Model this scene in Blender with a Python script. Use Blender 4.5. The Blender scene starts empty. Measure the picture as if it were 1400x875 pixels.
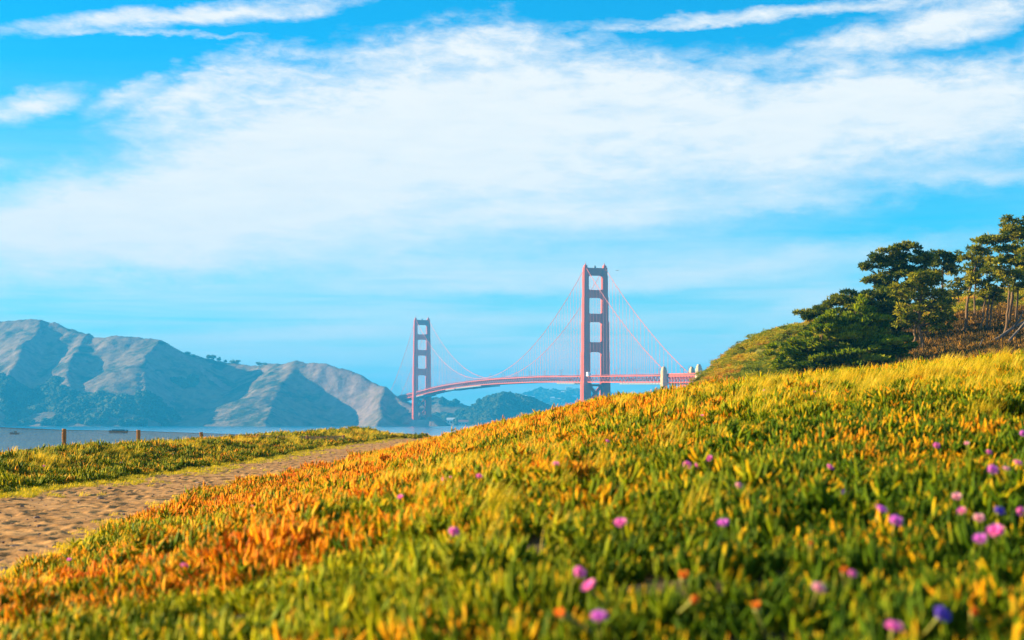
import bpy, math, random
import numpy as np
from mathutils import Vector, Matrix, noise as mnoise

rng = np.random.default_rng(7)
random.seed(7)
SC = bpy.context.scene
COL = SC.collection

# ------------------------------------------------------------------ camera
EYE = 15.0                       # metres above the sea
FPX = 2332.0                     # focal length in pixels of the 1400 px wide photograph
PITCH = math.atan(135.5 / FPX)
cam_d = bpy.data.cameras.new("camera")
cam = bpy.data.objects.new("camera", cam_d)
COL.objects.link(cam)
cam.location = (0, 0, EYE)
cam.rotation_euler = (math.pi / 2 + PITCH, 0, 0)
cam_d.sensor_width = 36.0
cam_d.lens = FPX / 1400 * 36.0
cam_d.clip_start = 0.05
cam_d.clip_end = 60000
cam_d.dof.use_dof = True
cam_d.dof.focus_distance = 70.0
cam_d.dof.aperture_fstop = 3.0
SC.camera = cam

# ------------------------------------------------------------------ light, sky, exposure
SUN_EL = math.radians(16.0)
SUN_AZ = math.radians(-80.0)     # from +Y (view direction), negative to the left
sdir = Vector((math.sin(SUN_AZ) * math.cos(SUN_EL), math.cos(SUN_AZ) * math.cos(SUN_EL), math.sin(SUN_EL)))
sun_d = bpy.data.lights.new("sun", 'SUN')
sun_d.energy = 5.0
sun_d.angle = math.radians(0.5)
sun_d.color = (1.0, 0.76, 0.44)
sun = bpy.data.objects.new("sun", sun_d)
COL.objects.link(sun)
sun.location = (-200, 20, 120)
sun.rotation_euler = (-sdir).to_track_quat('-Z', 'Y').to_euler()

SC.view_settings.view_transform = 'Standard'
SC.view_settings.look = 'None'
SC.view_settings.gamma = 1.0
SC.view_settings.exposure = 1.95
SC.view_settings.use_curve_mapping = False
SKY_STRENGTH = 0.051
CLOUD = (5.3, 5.25, 5.1)

world = bpy.data.worlds.new("World")
SC.world = world
world.use_nodes = True


def build_world():
    nt = world.node_tree
    nt.nodes.clear()
    N, L = nt.nodes.new, nt.links.new
    out = N('ShaderNodeOutputWorld')
    bg = N('ShaderNodeBackground')
    bg.inputs['Strength'].default_value = SKY_STRENGTH
    sky = N('ShaderNodeTexSky')
    sky.sky_type = 'NISHITA'
    sky.sun_disc = False
    sky.sun_elevation = SUN_EL
    sky.sun_rotation = SUN_AZ
    sky.altitude = 15
    sky.air_density = 1.0
    sky.dust_density = 0.2
    sky.ozone_density = 2.0
    tint = N('ShaderNodeMix'); tint.data_type = 'RGBA'; tint.blend_type = 'MULTIPLY'
    tint.inputs[0].default_value = 1.0
    L(sky.outputs[0], tint.inputs[6])
    tint.inputs[7].default_value = (0.025, 0.80, 1.15, 1)
    tc = N('ShaderNodeTexCoord')
    sep = N('ShaderNodeSeparateXYZ')
    L(tc.outputs['Generated'], sep.inputs[0])

    def math_(op, a, b=None, clamp=False):
        n = N('ShaderNodeMath'); n.operation = op; n.use_clamp = clamp
        for i, q in enumerate((a, b)):
            if q is None: continue
            if isinstance(q, (int, float)): n.inputs[i].default_value = q
            else: L(q, n.inputs[i])
        return n.outputs[0]
    az = math_('ARCTAN2', sep.outputs[0], sep.outputs[1])
    el = math_('ARCSINE', sep.outputs[2])
    comb = N('ShaderNodeCombineXYZ')
    L(az, comb.inputs[0]); L(el, comb.inputs[1])
    P = comb.outputs[0]                                   # azimuth / elevation of the sky direction

    def stretched(scale, sx, sy, rot, detail, rough=0.55, dist=0.0):
        mp = N('ShaderNodeMapping'); mp.vector_type = 'POINT'
        mp.inputs['Rotation'].default_value = (0, 0, rot)
        mp.inputs['Scale'].default_value = (sx, sy, 1)
        L(P, mp.inputs[0])
        t = N('ShaderNodeTexNoise')
        t.inputs['Scale'].default_value = scale
        t.inputs['Detail'].default_value = detail
        t.inputs['Roughness'].default_value = rough
        t.inputs['Distortion'].default_value = dist
        L(mp.outputs[0], t.inputs[0])
        return t
    # warp
    w1 = stretched(9, 1.0, 2.2, 0.0, 5, 0.6)
    w2 = stretched(40, 1.0, 2.0, 0.15, 4, 0.65)

    def vmath(op, a, b):
        n = N('ShaderNodeVectorMath'); n.operation = op
        for i, q in enumerate((a, b)):
            if isinstance(q, tuple): n.inputs[i].default_value = q
            elif isinstance(q, (int, float)): n.inputs['Scale'].default_value = q
            else: L(q, n.inputs[i])
        return n.outputs[0]
    d1 = vmath('MULTIPLY', vmath('SUBTRACT', w1.outputs[1], (.5, .5, .5)), (0.16, 0.055, 0))
    d2 = vmath('MULTIPLY', vmath('SUBTRACT', w2.outputs[1], (.5, .5, .5)), (0.035, 0.022, 0))
    PW = vmath('ADD', vmath('ADD', P, d1), d2)

    PW2 = vmath('ADD', vmath('ADD', P, vmath('MULTIPLY', d1, (.35, .30, 0))), vmath('MULTIPLY', d2, (.8, .45, 0)))

    def blob(u, v, ru, rv, deg, w, soft=0.0):
        """soft elongated patch of cloud; centre and radii given as photo pixels turned into angles"""
        a = math.atan((u - 700) / FPX)
        e = math.atan((573 - v) / FPX)
        mp = N('ShaderNodeMapping'); mp.vector_type = 'TEXTURE'
        mp.inputs['Location'].default_value = (a, e, 0)
        mp.inputs['Rotation'].default_value = (0, 0, math.radians(deg))
        mp.inputs['Scale'].default_value = (ru / FPX, rv / FPX, 1)
        L(PW2 if rv < 38 else PW, mp.inputs[0])
        ln = N('ShaderNodeVectorMath'); ln.operation = 'LENGTH'
        L(mp.outputs[0], ln.inputs[0])
        mr = N('ShaderNodeMapRange'); mr.interpolation_type = 'SMOOTHSTEP'
        mr.inputs[1].default_value = 1.0
        mr.inputs[2].default_value = soft
        mr.inputs[3].default_value = 0.0
        mr.inputs[4].default_value = w
        L(ln.outputs['Value'], mr.inputs[0])
        return mr.outputs[0]
    BL = [
        (520, 190, 480, 175, 8, .97, .1), (230, 285, 500, 125, 14, .92, .0), (900, 155, 640, 125, -2, .90, .0),
        (1290, 145, 460, 90, 2, .9, .1), (40, 305, 300, 85, 4, .85, .0), (640, 235, 620, 110, 0, .55, .0),
        (300, 112, 160, 60, 20, .75, .0), (250, 24, 370, 22, 7.5, .85, .0), (200, 53, 200, 6, 2, .5, .0), (1110, 16, 420, 15, 2, .7, .0), (960, 27, 200, 8, 2, .5, .0), (1200, 62, 260, 26, 6, .55, .0),
        (1330, 35, 230, 36, 8, .75, .0), (30, 158, 110, 26, 14, .7, .0), (165, 137, 80, 20, 25, .5, .0),
        (820, 290, 480, 22, 3, .55, .0), (890, 301, 130, 14, 3, .4, .0), (1050, 362, 400, 34, 6, .55, .0),
        (280, 355, 620, 60, 3, .5, .0), (480, 450, 480, 34, 4, .45, .0), (740, 385, 480, 26, 2, .4, .0),
        (1080, 430, 150, 34, 25, .4, .0), (700, 490, 660, 34, 0, .35, .0), (1390, 255, 220, 18, -3, .4, 0), (620, 60, 260, 40, 4, .5, 0), (560, 290, 760, 150, 2, .42, .0), (1180, 225, 420, 70, 0, .35, 0),
    ]
    acc = None
    for b in BL:
        o = blob(*b)
        if acc is None: acc = o
        else:                                              # screen: 1-(1-a)(1-b)
            acc = math_('SUBTRACT', 1.0, math_('MULTIPLY', math_('SUBTRACT', 1.0, acc), math_('SUBTRACT', 1.0, o)))
    fib = stretched(24, 1.0, 4.5, 0.10, 8, 0.60, 0.5)
    big = stretched(7, 1.0, 3.0, -0.05, 4, 0.5)
    fine = stretched(44, 1.0, 2.6, 0.35, 9, 0.66, 0.35)
    mod = math_('ADD', math_('MULTIPLY', fib.outputs[0], 0.7), math_('MULTIPLY', big.outputs[0], 0.7))
    mod = math_('SUBTRACT', mod, 0.70)                     # about -0.4 .. 0.4
    rim = math_('MULTIPLY', math_('MULTIPLY', acc, math_('SUBTRACT', 1.0, acc)), math_('MULTIPLY', math_('SUBTRACT', fine.outputs[0], .5), 6.0))
    hi = N('ShaderNodeMapRange'); hi.inputs[1].default_value = .10; hi.inputs[2].default_value = .20
    L(el, hi.inputs[0])
    rim = math_('MULTIPLY', rim, hi.outputs[0])
    dens = math_('ADD', acc, math_('MULTIPLY', mod, math_('ADD', math_('MULTIPLY', acc, 0.9), 0.15)))
    dens = math_('ADD', dens, rim)
    mr0 = N('ShaderNodeMapRange')
    mr0.inputs[1].default_value = 0.02; mr0.inputs[2].default_value = 0.86
    L(dens, mr0.inputs[0])
    veil = N('ShaderNodeMapRange'); veil.interpolation_type = 'SMOOTHSTEP'
    veil.inputs[1].default_value = 0.225; veil.inputs[2].default_value = 0.0
    veil.inputs[3].default_value = 0.0; veil.inputs[4].default_value = 0.66
    L(el, veil.inputs[0])
    band = stretched(9, .55, 9.0, 0.05, 6, 0.55, .4)
    pocket = math_('SUBTRACT', 1.0, blob(1250, 300, 420, 110, 0, .75, .0))
    veil_o = math_('MULTIPLY', math_('MULTIPLY', veil.outputs[0], pocket), math_('SUBTRACT', math_('MULTIPLY', band.outputs[0], 2.6), .35), True)

    rear_fill = N('ShaderNodeMapRange'); rear_fill.interpolation_type = 'SMOOTHSTEP'  # cloud cover behind the camera, added out of view to lighten shaded faces
    rear_fill.inputs[1].default_value = 0.9; rear_fill.inputs[2].default_value = 1.9; rear_fill.inputs[4].default_value = 0.50
    L(math_('ABSOLUTE', az), rear_fill.inputs[0])
    rear_fill_o = math_('MULTIPLY', rear_fill.outputs[0], math_('ADD', big.outputs[0], .30), True)
    veil_o = math_('MAXIMUM', veil_o, rear_fill_o)

    class _O: pass
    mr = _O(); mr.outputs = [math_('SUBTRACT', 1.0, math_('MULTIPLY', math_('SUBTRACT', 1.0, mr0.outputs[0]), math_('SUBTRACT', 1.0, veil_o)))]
    mix = N('ShaderNodeMix'); mix.data_type = 'RGBA'
    L(mr.outputs[0], mix.inputs[0])
    L(tint.outputs[2], mix.inputs[6])
    cm = N('ShaderNodeMix'); cm.data_type = 'RGBA'             # thin parts of the cloud are bluer and greyer than thick ones
    L(math_('ADD', math_('MULTIPLY', math_('SUBTRACT', fib.outputs[0], .5), 1.1), .78, True), cm.inputs[0])
    cm.inputs[6].default_value = (4.2, 4.6, 4.9, 1); cm.inputs[7].default_value = (*CLOUD, 1)
    L(cm.outputs[2], mix.inputs[7])
    L(mix.outputs[2], bg.inputs[0])
    L(bg.outputs[0], out.inputs[0])


build_world()
cy = SC.cycles
SC.render.engine = 'CYCLES'
cy.use_denoising = True
cy.denoiser = 'OPENIMAGEDENOISE'
cy.max_bounces = 6
cy.diffuse_bounces = 3
cy.glossy_bounces = 2
cy.transmission_bounces = 3
cy.volume_bounces = 0
cy.transparent_max_bounces = 6
cy.caustics_reflective = False
cy.caustics_refractive = False
cy.sample_clamp_indirect = 4.0

# ------------------------------------------------------------------ helpers
CP, SP = math.cos(PITCH), math.sin(PITCH)


def ray(u, v):
    x = (u - 700) / FPX
    z = -(v - 437.5) / FPX
    return Vector((x, CP - z * SP, SP + z * CP))


def at(u, v, Y):
    d = ray(u, v)
    return Vector((0, 0, EYE)) + d * (Y / d.y)


def tag(o, label=None, cat=None, group=None, kind=None):
    if label: o['label'] = label
    if cat: o['category'] = cat
    if group: o['group'] = group
    if kind: o['kind'] = kind
    return o


def empty(name, loc, parent=None):
    o = bpy.data.objects.new(name, None)
    COL.objects.link(o)
    o.location = loc
    o.empty_display_size = 0.3
    if parent: o.parent = parent
    return o


class MB:
    def __init__(s):
        s.v, s.f, s.n = [], [], 0

    def add(s, verts, faces):
        s.v.append(np.asarray(verts, float).reshape(-1, 3))
        k = s.n
        s.f.extend([tuple(i + k for i in f) for f in faces])
        s.n += len(s.v[-1])

    def box(s, c, hx, hy, hz, ax=(1, 0, 0), ay=(0, 1, 0), az=(0, 0, 1), top=1.0):
        c = np.array(c, float); ax, ay, az = map(lambda q: np.array(q, float), (ax, ay, az))
        vs = []
        for sz in (-1, 1):
            k = top if sz > 0 else 1.0
            for sx, sy in ((-1, -1), (1, -1), (1, 1), (-1, 1)):
                vs.append(c + ax * hx * sx * k + ay * hy * sy * k + az * hz * sz)
        s.add(vs, [(0, 3, 2, 1), (4, 5, 6, 7), (0, 1, 5, 4), (1, 2, 6, 5), (2, 3, 7, 6), (3, 0, 4, 7)])

    def bar(s, a, b, w, h=None, up=(0, 0, 1)):
        a, b = np.array(a, float), np.array(b, float)
        h = h or w
        d = b - a; ln = np.linalg.norm(d)
        if ln < 1e-9: return
        d /= ln
        u = np.array(up, float)
        if abs(d @ u) > .98: u = np.array((1., 0, 0))
        sx = np.cross(d, u); sx /= np.linalg.norm(sx)
        sz = np.cross(sx, d)
        s.box((a + b) / 2, w / 2, ln / 2, h / 2, sx, d, sz)

    def tube(s, pts, rad, sides=6, cap=True):
        pts = np.array(pts, float)
        if np.isscalar(rad): rad = [rad] * len(pts)
        n = len(pts)
        vs = []
        ref = np.array((0.31, 0.83, 0.46))
        for i in range(n):
            t = pts[min(i + 1, n - 1)] - pts[max(i - 1, 0)]
            t = t / (np.linalg.norm(t) + 1e-12)
            a = np.cross(t, ref); a /= np.linalg.norm(a) + 1e-12
            b = np.cross(t, a)
            for k in range(sides):
                th = 2 * math.pi * k / sides
                vs.append(pts[i] + rad[i] * (math.cos(th) * a + math.sin(th) * b))
        fs = []
        for i in range(n - 1):
            for k in range(sides):
                k2 = (k + 1) % sides
                fs.append((i * sides + k, i * sides + k2, (i + 1) * sides + k2, (i + 1) * sides + k))
        if cap:
            fs.append(tuple(range(sides))[::-1])
            fs.append(tuple((n - 1) * sides + k for k in range(sides)))
        s.add(vs, fs)

    def build(s, name, mat, parent=None, origin=None, smooth=False, attrs=None):
        v = np.concatenate(s.v) if s.v else np.zeros((0, 3))
        if origin is not None: v = v - np.array(origin, float)
        return mesh_obj(name, v, s.f, mat, parent, smooth, attrs)


def mesh_data(name, v, f, mat=None, smooth=False, attrs=None):
    m = bpy.data.meshes.new(name)
    m.from_pydata([tuple(p) for p in v], [], f)
    if attrs:
        for k, a in attrs.items():
            at_ = m.attributes.new(k, 'FLOAT', 'POINT')
            at_.data.foreach_set('value', np.asarray(a, np.float32))
    if smooth:
        m.polygons.foreach_set('use_smooth', [True] * len(m.polygons))
    if mat: m.materials.append(mat)
    m.update()
    return m


def mesh_obj(name, v, f, mat, parent=None, smooth=False, attrs=None):
    o = bpy.data.objects.new(name, mesh_data(name, v, f, mat, smooth, attrs))
    COL.objects.link(o)
    if parent: o.parent = parent
    return o


def grid_mesh(name, X, Y, Z, mat, smooth=True, attrs=None):
    """X,Y,Z 2-D arrays (rows, cols)"""
    r, c = X.shape
    v = np.stack([X, Y, Z], -1).reshape(-1, 3)
    idx = np.arange(r * c).reshape(r, c)
    q = np.stack([idx[:-1, :-1], idx[:-1, 1:], idx[1:, 1:], idx[1:, :-1]], -1).reshape(-1, 4)
    m = bpy.data.meshes.new(name)
    m.vertices.add(len(v)); m.vertices.foreach_set('co', v.astype(np.float32).ravel())
    m.loops.add(q.size); m.loops.foreach_set('vertex_index', q.ravel().astype(np.int32))
    m.polygons.add(len(q))
    m.polygons.foreach_set('loop_start', (np.arange(len(q)) * 4).astype(np.int32))
    m.polygons.foreach_set('loop_total', np.full(len(q), 4, np.int32))
    if smooth: m.polygons.foreach_set('use_smooth', np.ones(len(q), bool))
    if attrs:
        for k, a in attrs.items():
            at_ = m.attributes.new(k, 'FLOAT', 'POINT')
            at_.data.foreach_set('value', np.asarray(a, np.float32).ravel())
    m.materials.append(mat)
    m.update(); m.validate()
    o = bpy.data.objects.new(name, m)
    COL.objects.link(o)
    return o


# value noise ---------------------------------------------------------------
def _hash(ix, iy, seed):
    h = (ix.astype(np.int64) * 374761393 + iy.astype(np.int64) * 668265263 + seed * 1274126177) & 0xffffffff
    h = ((h ^ (h >> 13)) * 1274126177) & 0xffffffff
    return ((h ^ (h >> 16)) & 0xffff) / 65535.0


def vnoise(x, y, seed=0):
    ix, iy = np.floor(x), np.floor(y)
    fx, fy = x - ix, y - iy
    fx = fx * fx * fx * (fx * (fx * 6 - 15) + 10); fy = fy * fy * fy * (fy * (fy * 6 - 15) + 10)
    a = _hash(ix, iy, seed); b = _hash(ix + 1, iy, seed); c = _hash(ix, iy + 1, seed); d = _hash(ix + 1, iy + 1, seed)
    return (a * (1 - fx) + b * fx) * (1 - fy) + (c * (1 - fx) + d * fx) * fy


def fbm(x, y, octv=4, seed=0, gain=.5):
    s = np.zeros_like(x, float); a = 1.; t = 0.
    for o in range(octv):
        ca, sa = math.cos(.6 * o), math.sin(.6 * o)
        s += a * (vnoise((x * ca - y * sa) * 2 ** o + 17 * o, (x * sa + y * ca) * 2 ** o + 31 * o, seed + o) - .5)
        t += a; a *= gain
    return s / t * 2


# materials -------------------------------------------------------------------
class MT:
    """small wrapper that wires a procedural material"""
    def __init__(s, name, rough=.8, spec=.3):
        s.m = bpy.data.materials.new(name); s.m.use_nodes = True
        s.nt = s.m.node_tree
        s.b = s.nt.nodes['Principled BSDF']
        s.b.inputs['Roughness'].default_value = rough
        s.b.inputs['Specular IOR Level'].default_value = spec

    def n(s, t): return s.nt.nodes.new(t)
    def l(s, a, b): s.nt.links.new(a, b)

    def pos(s):
        if not hasattr(s, '_p'): s._p = s.n('ShaderNodeNewGeometry').outputs['Position']
        return s._p

    def noise(s, scale, detail=4, rough=.55, sx=1, sy=1, sz=1, vec=None):
        mp = s.n('ShaderNodeMapping'); mp.inputs['Scale'].default_value = (sx, sy, sz)
        s.l(vec or s.pos(), mp.inputs[0])
        t = s.n('ShaderNodeTexNoise')
        t.inputs['Scale'].default_value = scale; t.inputs['Detail'].default_value = detail
        t.inputs['Roughness'].default_value = rough
        s.l(mp.outputs[0], t.inputs[0])
        return t.outputs[0]

    def attr(s, name, typ='GEOMETRY'):
        a = s.n('ShaderNodeAttribute'); a.attribute_name = name; a.attribute_type = typ
        return a.outputs['Fac']

    def ramp(s, fac, stops):
        r = s.n('ShaderNodeValToRGB')
        e = r.color_ramp.elements
        while len(e) < len(stops): e.new(.5)
        for i, (p, c) in enumerate(stops):
            e[i].position = p
            e[i].color = (*c, 1) if not np.isscalar(c) else (c, c, c, 1)
        s.l(fac, r.inputs[0])
        return r.outputs[0]

    def mix(s, fac, a, b, mode='MIX'):
        m = s.n('ShaderNodeMix'); m.data_type = 'RGBA'; m.blend_type = mode
        for i, q in ((0, fac), (6, a), (7, b)):
            if isinstance(q, (int, float)): m.inputs[i].default_value = q
            elif isinstance(q, tuple): m.inputs[i].default_value = (*q, 1)
            else: s.l(q, m.inputs[i])
        return m.outputs[2]

    def math(s, op, a, b=0.0, clamp=False):
        m = s.n('ShaderNodeMath'); m.operation = op; m.use_clamp = clamp
        for i, q in ((0, a), (1, b)):
            if isinstance(q, (int, float)): m.inputs[i].default_value = q
            else: s.l(q, m.inputs[i])
        return m.outputs[0]

    def color(s, c):
        if isinstance(c, tuple): s.b.inputs['Base Color'].default_value = (*c, 1)
        else: s.l(c, s.b.inputs['Base Color'])
        s._c = c
        return s

    def bump(s, h, strength=.3, dist=.05):
        b = s.n('ShaderNodeBump'); b.inputs['Strength'].default_value = strength; b.inputs['Distance'].default_value = dist
        s.l(h, b.inputs['Height']); s.l(b.outputs[0], s.b.inputs['Normal'])
        return s

    def translucent(s, amount, tint=None):
        t = s.n('ShaderNodeBsdfTranslucent')
        c = s._c
        if tint is not None:
            c = s.mix(1.0, c, tint, 'MULTIPLY')
        if isinstance(c, tuple): t.inputs[0].default_value = (*c, 1)
        else: s.l(c, t.inputs[0])
        mx = s.n('ShaderNodeMixShader'); mx.inputs[0].default_value = amount
        s.l(s.b.outputs[0], mx.inputs[1]); s.l(t.outputs[0], mx.inputs[2])
        s.l(mx.outputs[0], s.nt.nodes['Material Output'].inputs[0])
        return s


def plain(name, c1, c2, scale, rough=.7, spec=.3, bump=0.0):
    m = MT(name, rough, spec)
    nz = m.noise(scale, 5)
    m.color(m.ramp(nz, [(.3, c1), (.7, c2)]))
    if bump: m.bump(nz, bump, 1.0 / scale)
    return m.m


# ------------------------------------------------------------------ the near land, heights relative to the eye
XK = np.array([-90, -60, -35, -26, -20, -17, -14, -12, -9.5, -5, -3, -1, 1, 3, 5, 8, 12, 16, 20, 25, 30, 40, 50, 60, 110], float)
LFT = [-30, -26, -20, -10, -3.6, -1.7, -1.2, -1.0, -1.38]
ROWS = {
    -25: LFT + [-1.4, -1.2, -1.0, -.8, -.65, -.5, -.2, .2, .6, 1.0, 1.5, 2, 3, 4, 5, 9],
    0:   LFT + [-1.4, -1.15, -.90, -.68, -.52, -.42, -.25, 0, .3, .6, .9, 1.2, 2, 3, 4, 8],
    4.5: LFT + [-1.4, -1.12, -.85, -.63, -.53, -.45, -.25, 0, .3, .6, .9, 1.2, 2, 3, 4, 8],
    10:  LFT + [-1.4, -1.15, -.72, -.40, -.32, -.22, .0, .3, .7, 1, 1.4, 1.8, 2.6, 3.4, 4, 8],
    20:  LFT + [-1.4, -1.17, -.75, -.34, 0.0, .22, .46, .7, 1, 1.3, 1.7, 2.1, 3, 3.8, 4.6, 8],
    30:  LFT + [-1.4, -1.14, -.75, -.22, .27, .52, .84, 1.25, 1.4, 1.7, 2.0, 2.3, 3, 4, 5, 8],
    40:  LFT + [-1.4, -1.14, -.62, -.02, .38, .55, .75, .95, 1.1, 1.3, 1.5, 1.8, 2.6, 3.6, 5, 8],
    60:  LFT + [-1.4, -1.05, -.50, -.10, .15, .30, .45, .6, .7, .8, 1.0, 1.3, 2, 3, 5, 8],
    85:  LFT + [-1.4, -1.15, -.85, -.6, -.4, -.3, -.2, -.1, 0, .2, .5, 1, 2, 3, 5, 9],
    112: LFT + [-1.45, -1.4, -1.4, -1.4, -1.4, -1.3, -1.2, -1.0, -.6, 0, 1, 1.8, 3.2, 4.5, 6, 11],
    135: LFT + [-1.5, -1.5, -1.5, -1.5, -1.5, -1.6, -1.8, -2, -1.2, .4, 2.2, 3.4, 5.0, 6.4, 8, 13],
    160: [-30, -26, -22, -18, -14, -12, -10, -9, -7, -5, -5, -5, -5, -5, -5, -5, -4.5, -2.6, .9, 4.0, 5.6, 7.2, 8.6, 10.2, 15],
    195: [-30, -26, -24, -22, -20, -20, -19, -18, -18, -18, -18, -18, -18, -18, -17, -15, -11, -3.5, 2.2, 6.6, 9.6, 11.4, 13.4, 15.2, 20],
    240: [-30, -28, -26, -24, -22, -22, -22, -22, -22, -22, -22, -22, -22, -22, -21, -20, -18, -14, -7, 1, 6.5, 10.5, 12.5, 14, 18],
    330: [-30] * 19 + [-18, -12, -4, 2, 6, 9],
    420: [-30] * 25,
}
YK = np.array(sorted(ROWS), float)
TAB = np.array([ROWS[int(y) if y != 4.5 else 4.5] for y in YK], float)


def _slopes(xk, tab):
    h = np.diff(xk)
    d = np.diff(tab, axis=-1) / h
    m = np.zeros_like(tab)
    a, b = d[..., :-1], d[..., 1:]
    w1 = 2 * h[1:] + h[:-1]; w2 = h[1:] + 2 * h[:-1]
    with np.errstate(divide='ignore', invalid='ignore'):
        hm = (w1 + w2) / (w1 / a + w2 / b)
    m[..., 1:-1] = np.where(a * b > 0, hm, 0)
    m[..., 0] = d[..., 0]; m[..., -1] = d[..., -1]
    return m


MX = _slopes(XK, TAB)


def land(x, y, rough=True):
    x = np.asarray(x, float); y = np.asarray(y, float)
    sh = x.shape
    x = x.ravel(); y = y.ravel()
    xc = np.clip(x, XK[0], XK[-1] - 1e-6); yc = np.clip(y, YK[0], YK[-1] - 1e-6)
    i = np.clip(np.searchsorted(XK, xc, side='right') - 1, 0, len(XK) - 2)
    h = XK[i + 1] - XK[i]; t = (xc - XK[i]) / h
    h00 = 2 * t**3 - 3 * t**2 + 1; h10 = t**3 - 2 * t**2 + t; h01 = -2 * t**3 + 3 * t**2; h11 = t**3 - t**2
    V = h00 * TAB[:, i] + h10 * h * MX[:, i] + h01 * TAB[:, i + 1] + h11 * h * MX[:, i + 1]      # rows x N
    MY = _slopes(YK, V.T)                                                                      # N x rows
    j = np.clip(np.searchsorted(YK, yc, side='right') - 1, 0, len(YK) - 2)
    n = np.arange(len(x))
    h = YK[j + 1] - YK[j]; t = (yc - YK[j]) / h
    h00 = 2 * t**3 - 3 * t**2 + 1; h10 = t**3 - 2 * t**2 + t; h01 = -2 * t**3 + 3 * t**2; h11 = t**3 - t**2
    z = h00 * V[j, n] + h10 * h * MY[n, j] + h01 * V[j + 1, n] + h11 * h * MY[n, j + 1]
    if rough:
        off = 1 - path_mask(x, y)
        z = z + off * (0.09 * fbm(x / 1.3, y / 1.3, 3, 5) + 0.05 * fbm(x / .5, y / .5, 2, 9))
        far = np.clip((y - 110) / 60, 0, 1)
        z = z + far * (1.0 * fbm(x / 9, y / 9, 4, 21) + .3 * fbm(x / 2.5, y / 2.5, 3, 22))
    return (z + EYE).reshape(sh)


PYL = np.array([-25, 0, 10, 14, 18, 28, 42, 60, 75, 95, 115, 135, 150], float)
PXL = np.array([-10, -10, -9.8, -9.7, -9.6, -9.3, -8.7, -8.6, -8.8, -8.9, -8.4, -6.5, -3], float)
PXR = np.array([-4.2, -3.4, -3.1, -3.9, -4.5, -5.4, -5.4, -5.1, -5.0, -4.9, -4.4, -2.0, 2.5], float)


def path_edges(y):
    w = 0.22 * fbm(y / 3.1, y * 0 + 3.3, 3, 41) + .1 * fbm(y / .7, y * 0 + 9.3, 2, 44)
    w2 = 0.30 * fbm(y / 2.7, y * 0 + 7.7, 3, 42) + .1 * fbm(y / .7, y * 0 + 1.3, 2, 45)
    return np.interp(y, PYL, PXL) + w2, np.interp(y, PYL, PXR) + w


def path_mask(x, y):
    l, r = path_edges(y)
    d = np.minimum(x - l, r - x)
    m = np.clip(d / .35 + .5, 0, 1)
    return np.where((y > -25) & (y < 150), m, 0)


def ground_hit(u, v, lift=0.0, y0=3.0, y1=140.0):
    d = ray(u, v)
    ys = np.exp(np.linspace(math.log(y0), math.log(y1), 1500))
    xs = d.x / d.y * ys; zs = EYE + d.z / d.y * ys
    g = land(xs, ys) + lift
    k = np.argmax(zs <= g)
    if not (zs <= g).any():
        k = np.argmin(zs - g)
    return Vector((xs[k], ys[k], g[k] - lift))


# ---- ground sheet
soil = MT("soil", .95, .1)
nz = soil.noise(3.5, 6); nb = soil.noise(.12, 4)
c_near = soil.ramp(nz, [(.3, (.035, .028, .012)), (.7, (.10, .075, .03))])
c_hill = soil.ramp(soil.noise(.22, 7, .65), [(.32, (.06, .08, .015)), (.45, (.14, .14, .025)), (.55, (.24, .16, .04)), (.68, (.30, .15, .05)), (.8, (.16, .11, .06))])
sepp = soil.n('ShaderNodeSeparateXYZ'); soil.l(soil.pos(), sepp.inputs[0])
mrp = soil.n('ShaderNodeMapRange'); mrp.inputs[1].default_value = 95; mrp.inputs[2].default_value = 125
soil.l(sepp.outputs[1], mrp.inputs[0])
soil.color(soil.mix(mrp.outputs[0], c_near, c_hill))
soil.bump(nz, .5, .05)
gy = np.concatenate([np.linspace(-25, 2, 30), np.exp(np.linspace(math.log(2.2), math.log(125), 330)), np.linspace(126, 420, 210)])
gx = np.concatenate([np.linspace(-90, -22, 24), np.linspace(-21.5, 14, 190), np.linspace(14.4, 70, 120), np.linspace(71, 110, 20)])
GX, GY = np.meshgrid(gx, gy)
GZ = land(GX, GY) - 0.06 * path_mask(GX, GY)
tag(grid_mesh("ground", GX, GY, GZ, soil.m), kind='structure')

# ---- the trodden sand path
sand = MT("sand", .95, .1)
s1 = sand.noise(1.1, 6, .6); s2 = sand.noise(30, 4)
sc_ = sand.ramp(s1, [(.3, (.23, .115, .035)), (.5, (.42, .225, .080)), (.7, (.52, .30, .115))])
sc_ = sand.mix(.5, sc_, sand.ramp(s2, [(.3, .55), (.7, 1.0)]), 'MULTIPLY')
sand.color(sc_).bump(s2, .35, .02)
py = np.exp(np.linspace(math.log(6), math.log(146), 1350))
ps = np.linspace(-0.06, 1.06, 118)
PL, PR = path_edges(py)
PX = PL[:, None] + (PR - PL)[:, None] * ps[None, :]
PY = np.repeat(py[:, None], len(ps), 1)
edge = np.minimum(ps, 1 - ps)[None, :] * (PR - PL)[:, None]
PZ = land(PX, PY, True) + np.clip(edge, -.2, .12) * .35 - .005
disp = .013 * fbm(PX / .55, PY / .55, 4, 61) + .012 * fbm(PX / .28, PY / .28, 3, 67) + .007 * fbm(PX / .12, PY / .12, 2, 63)
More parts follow.
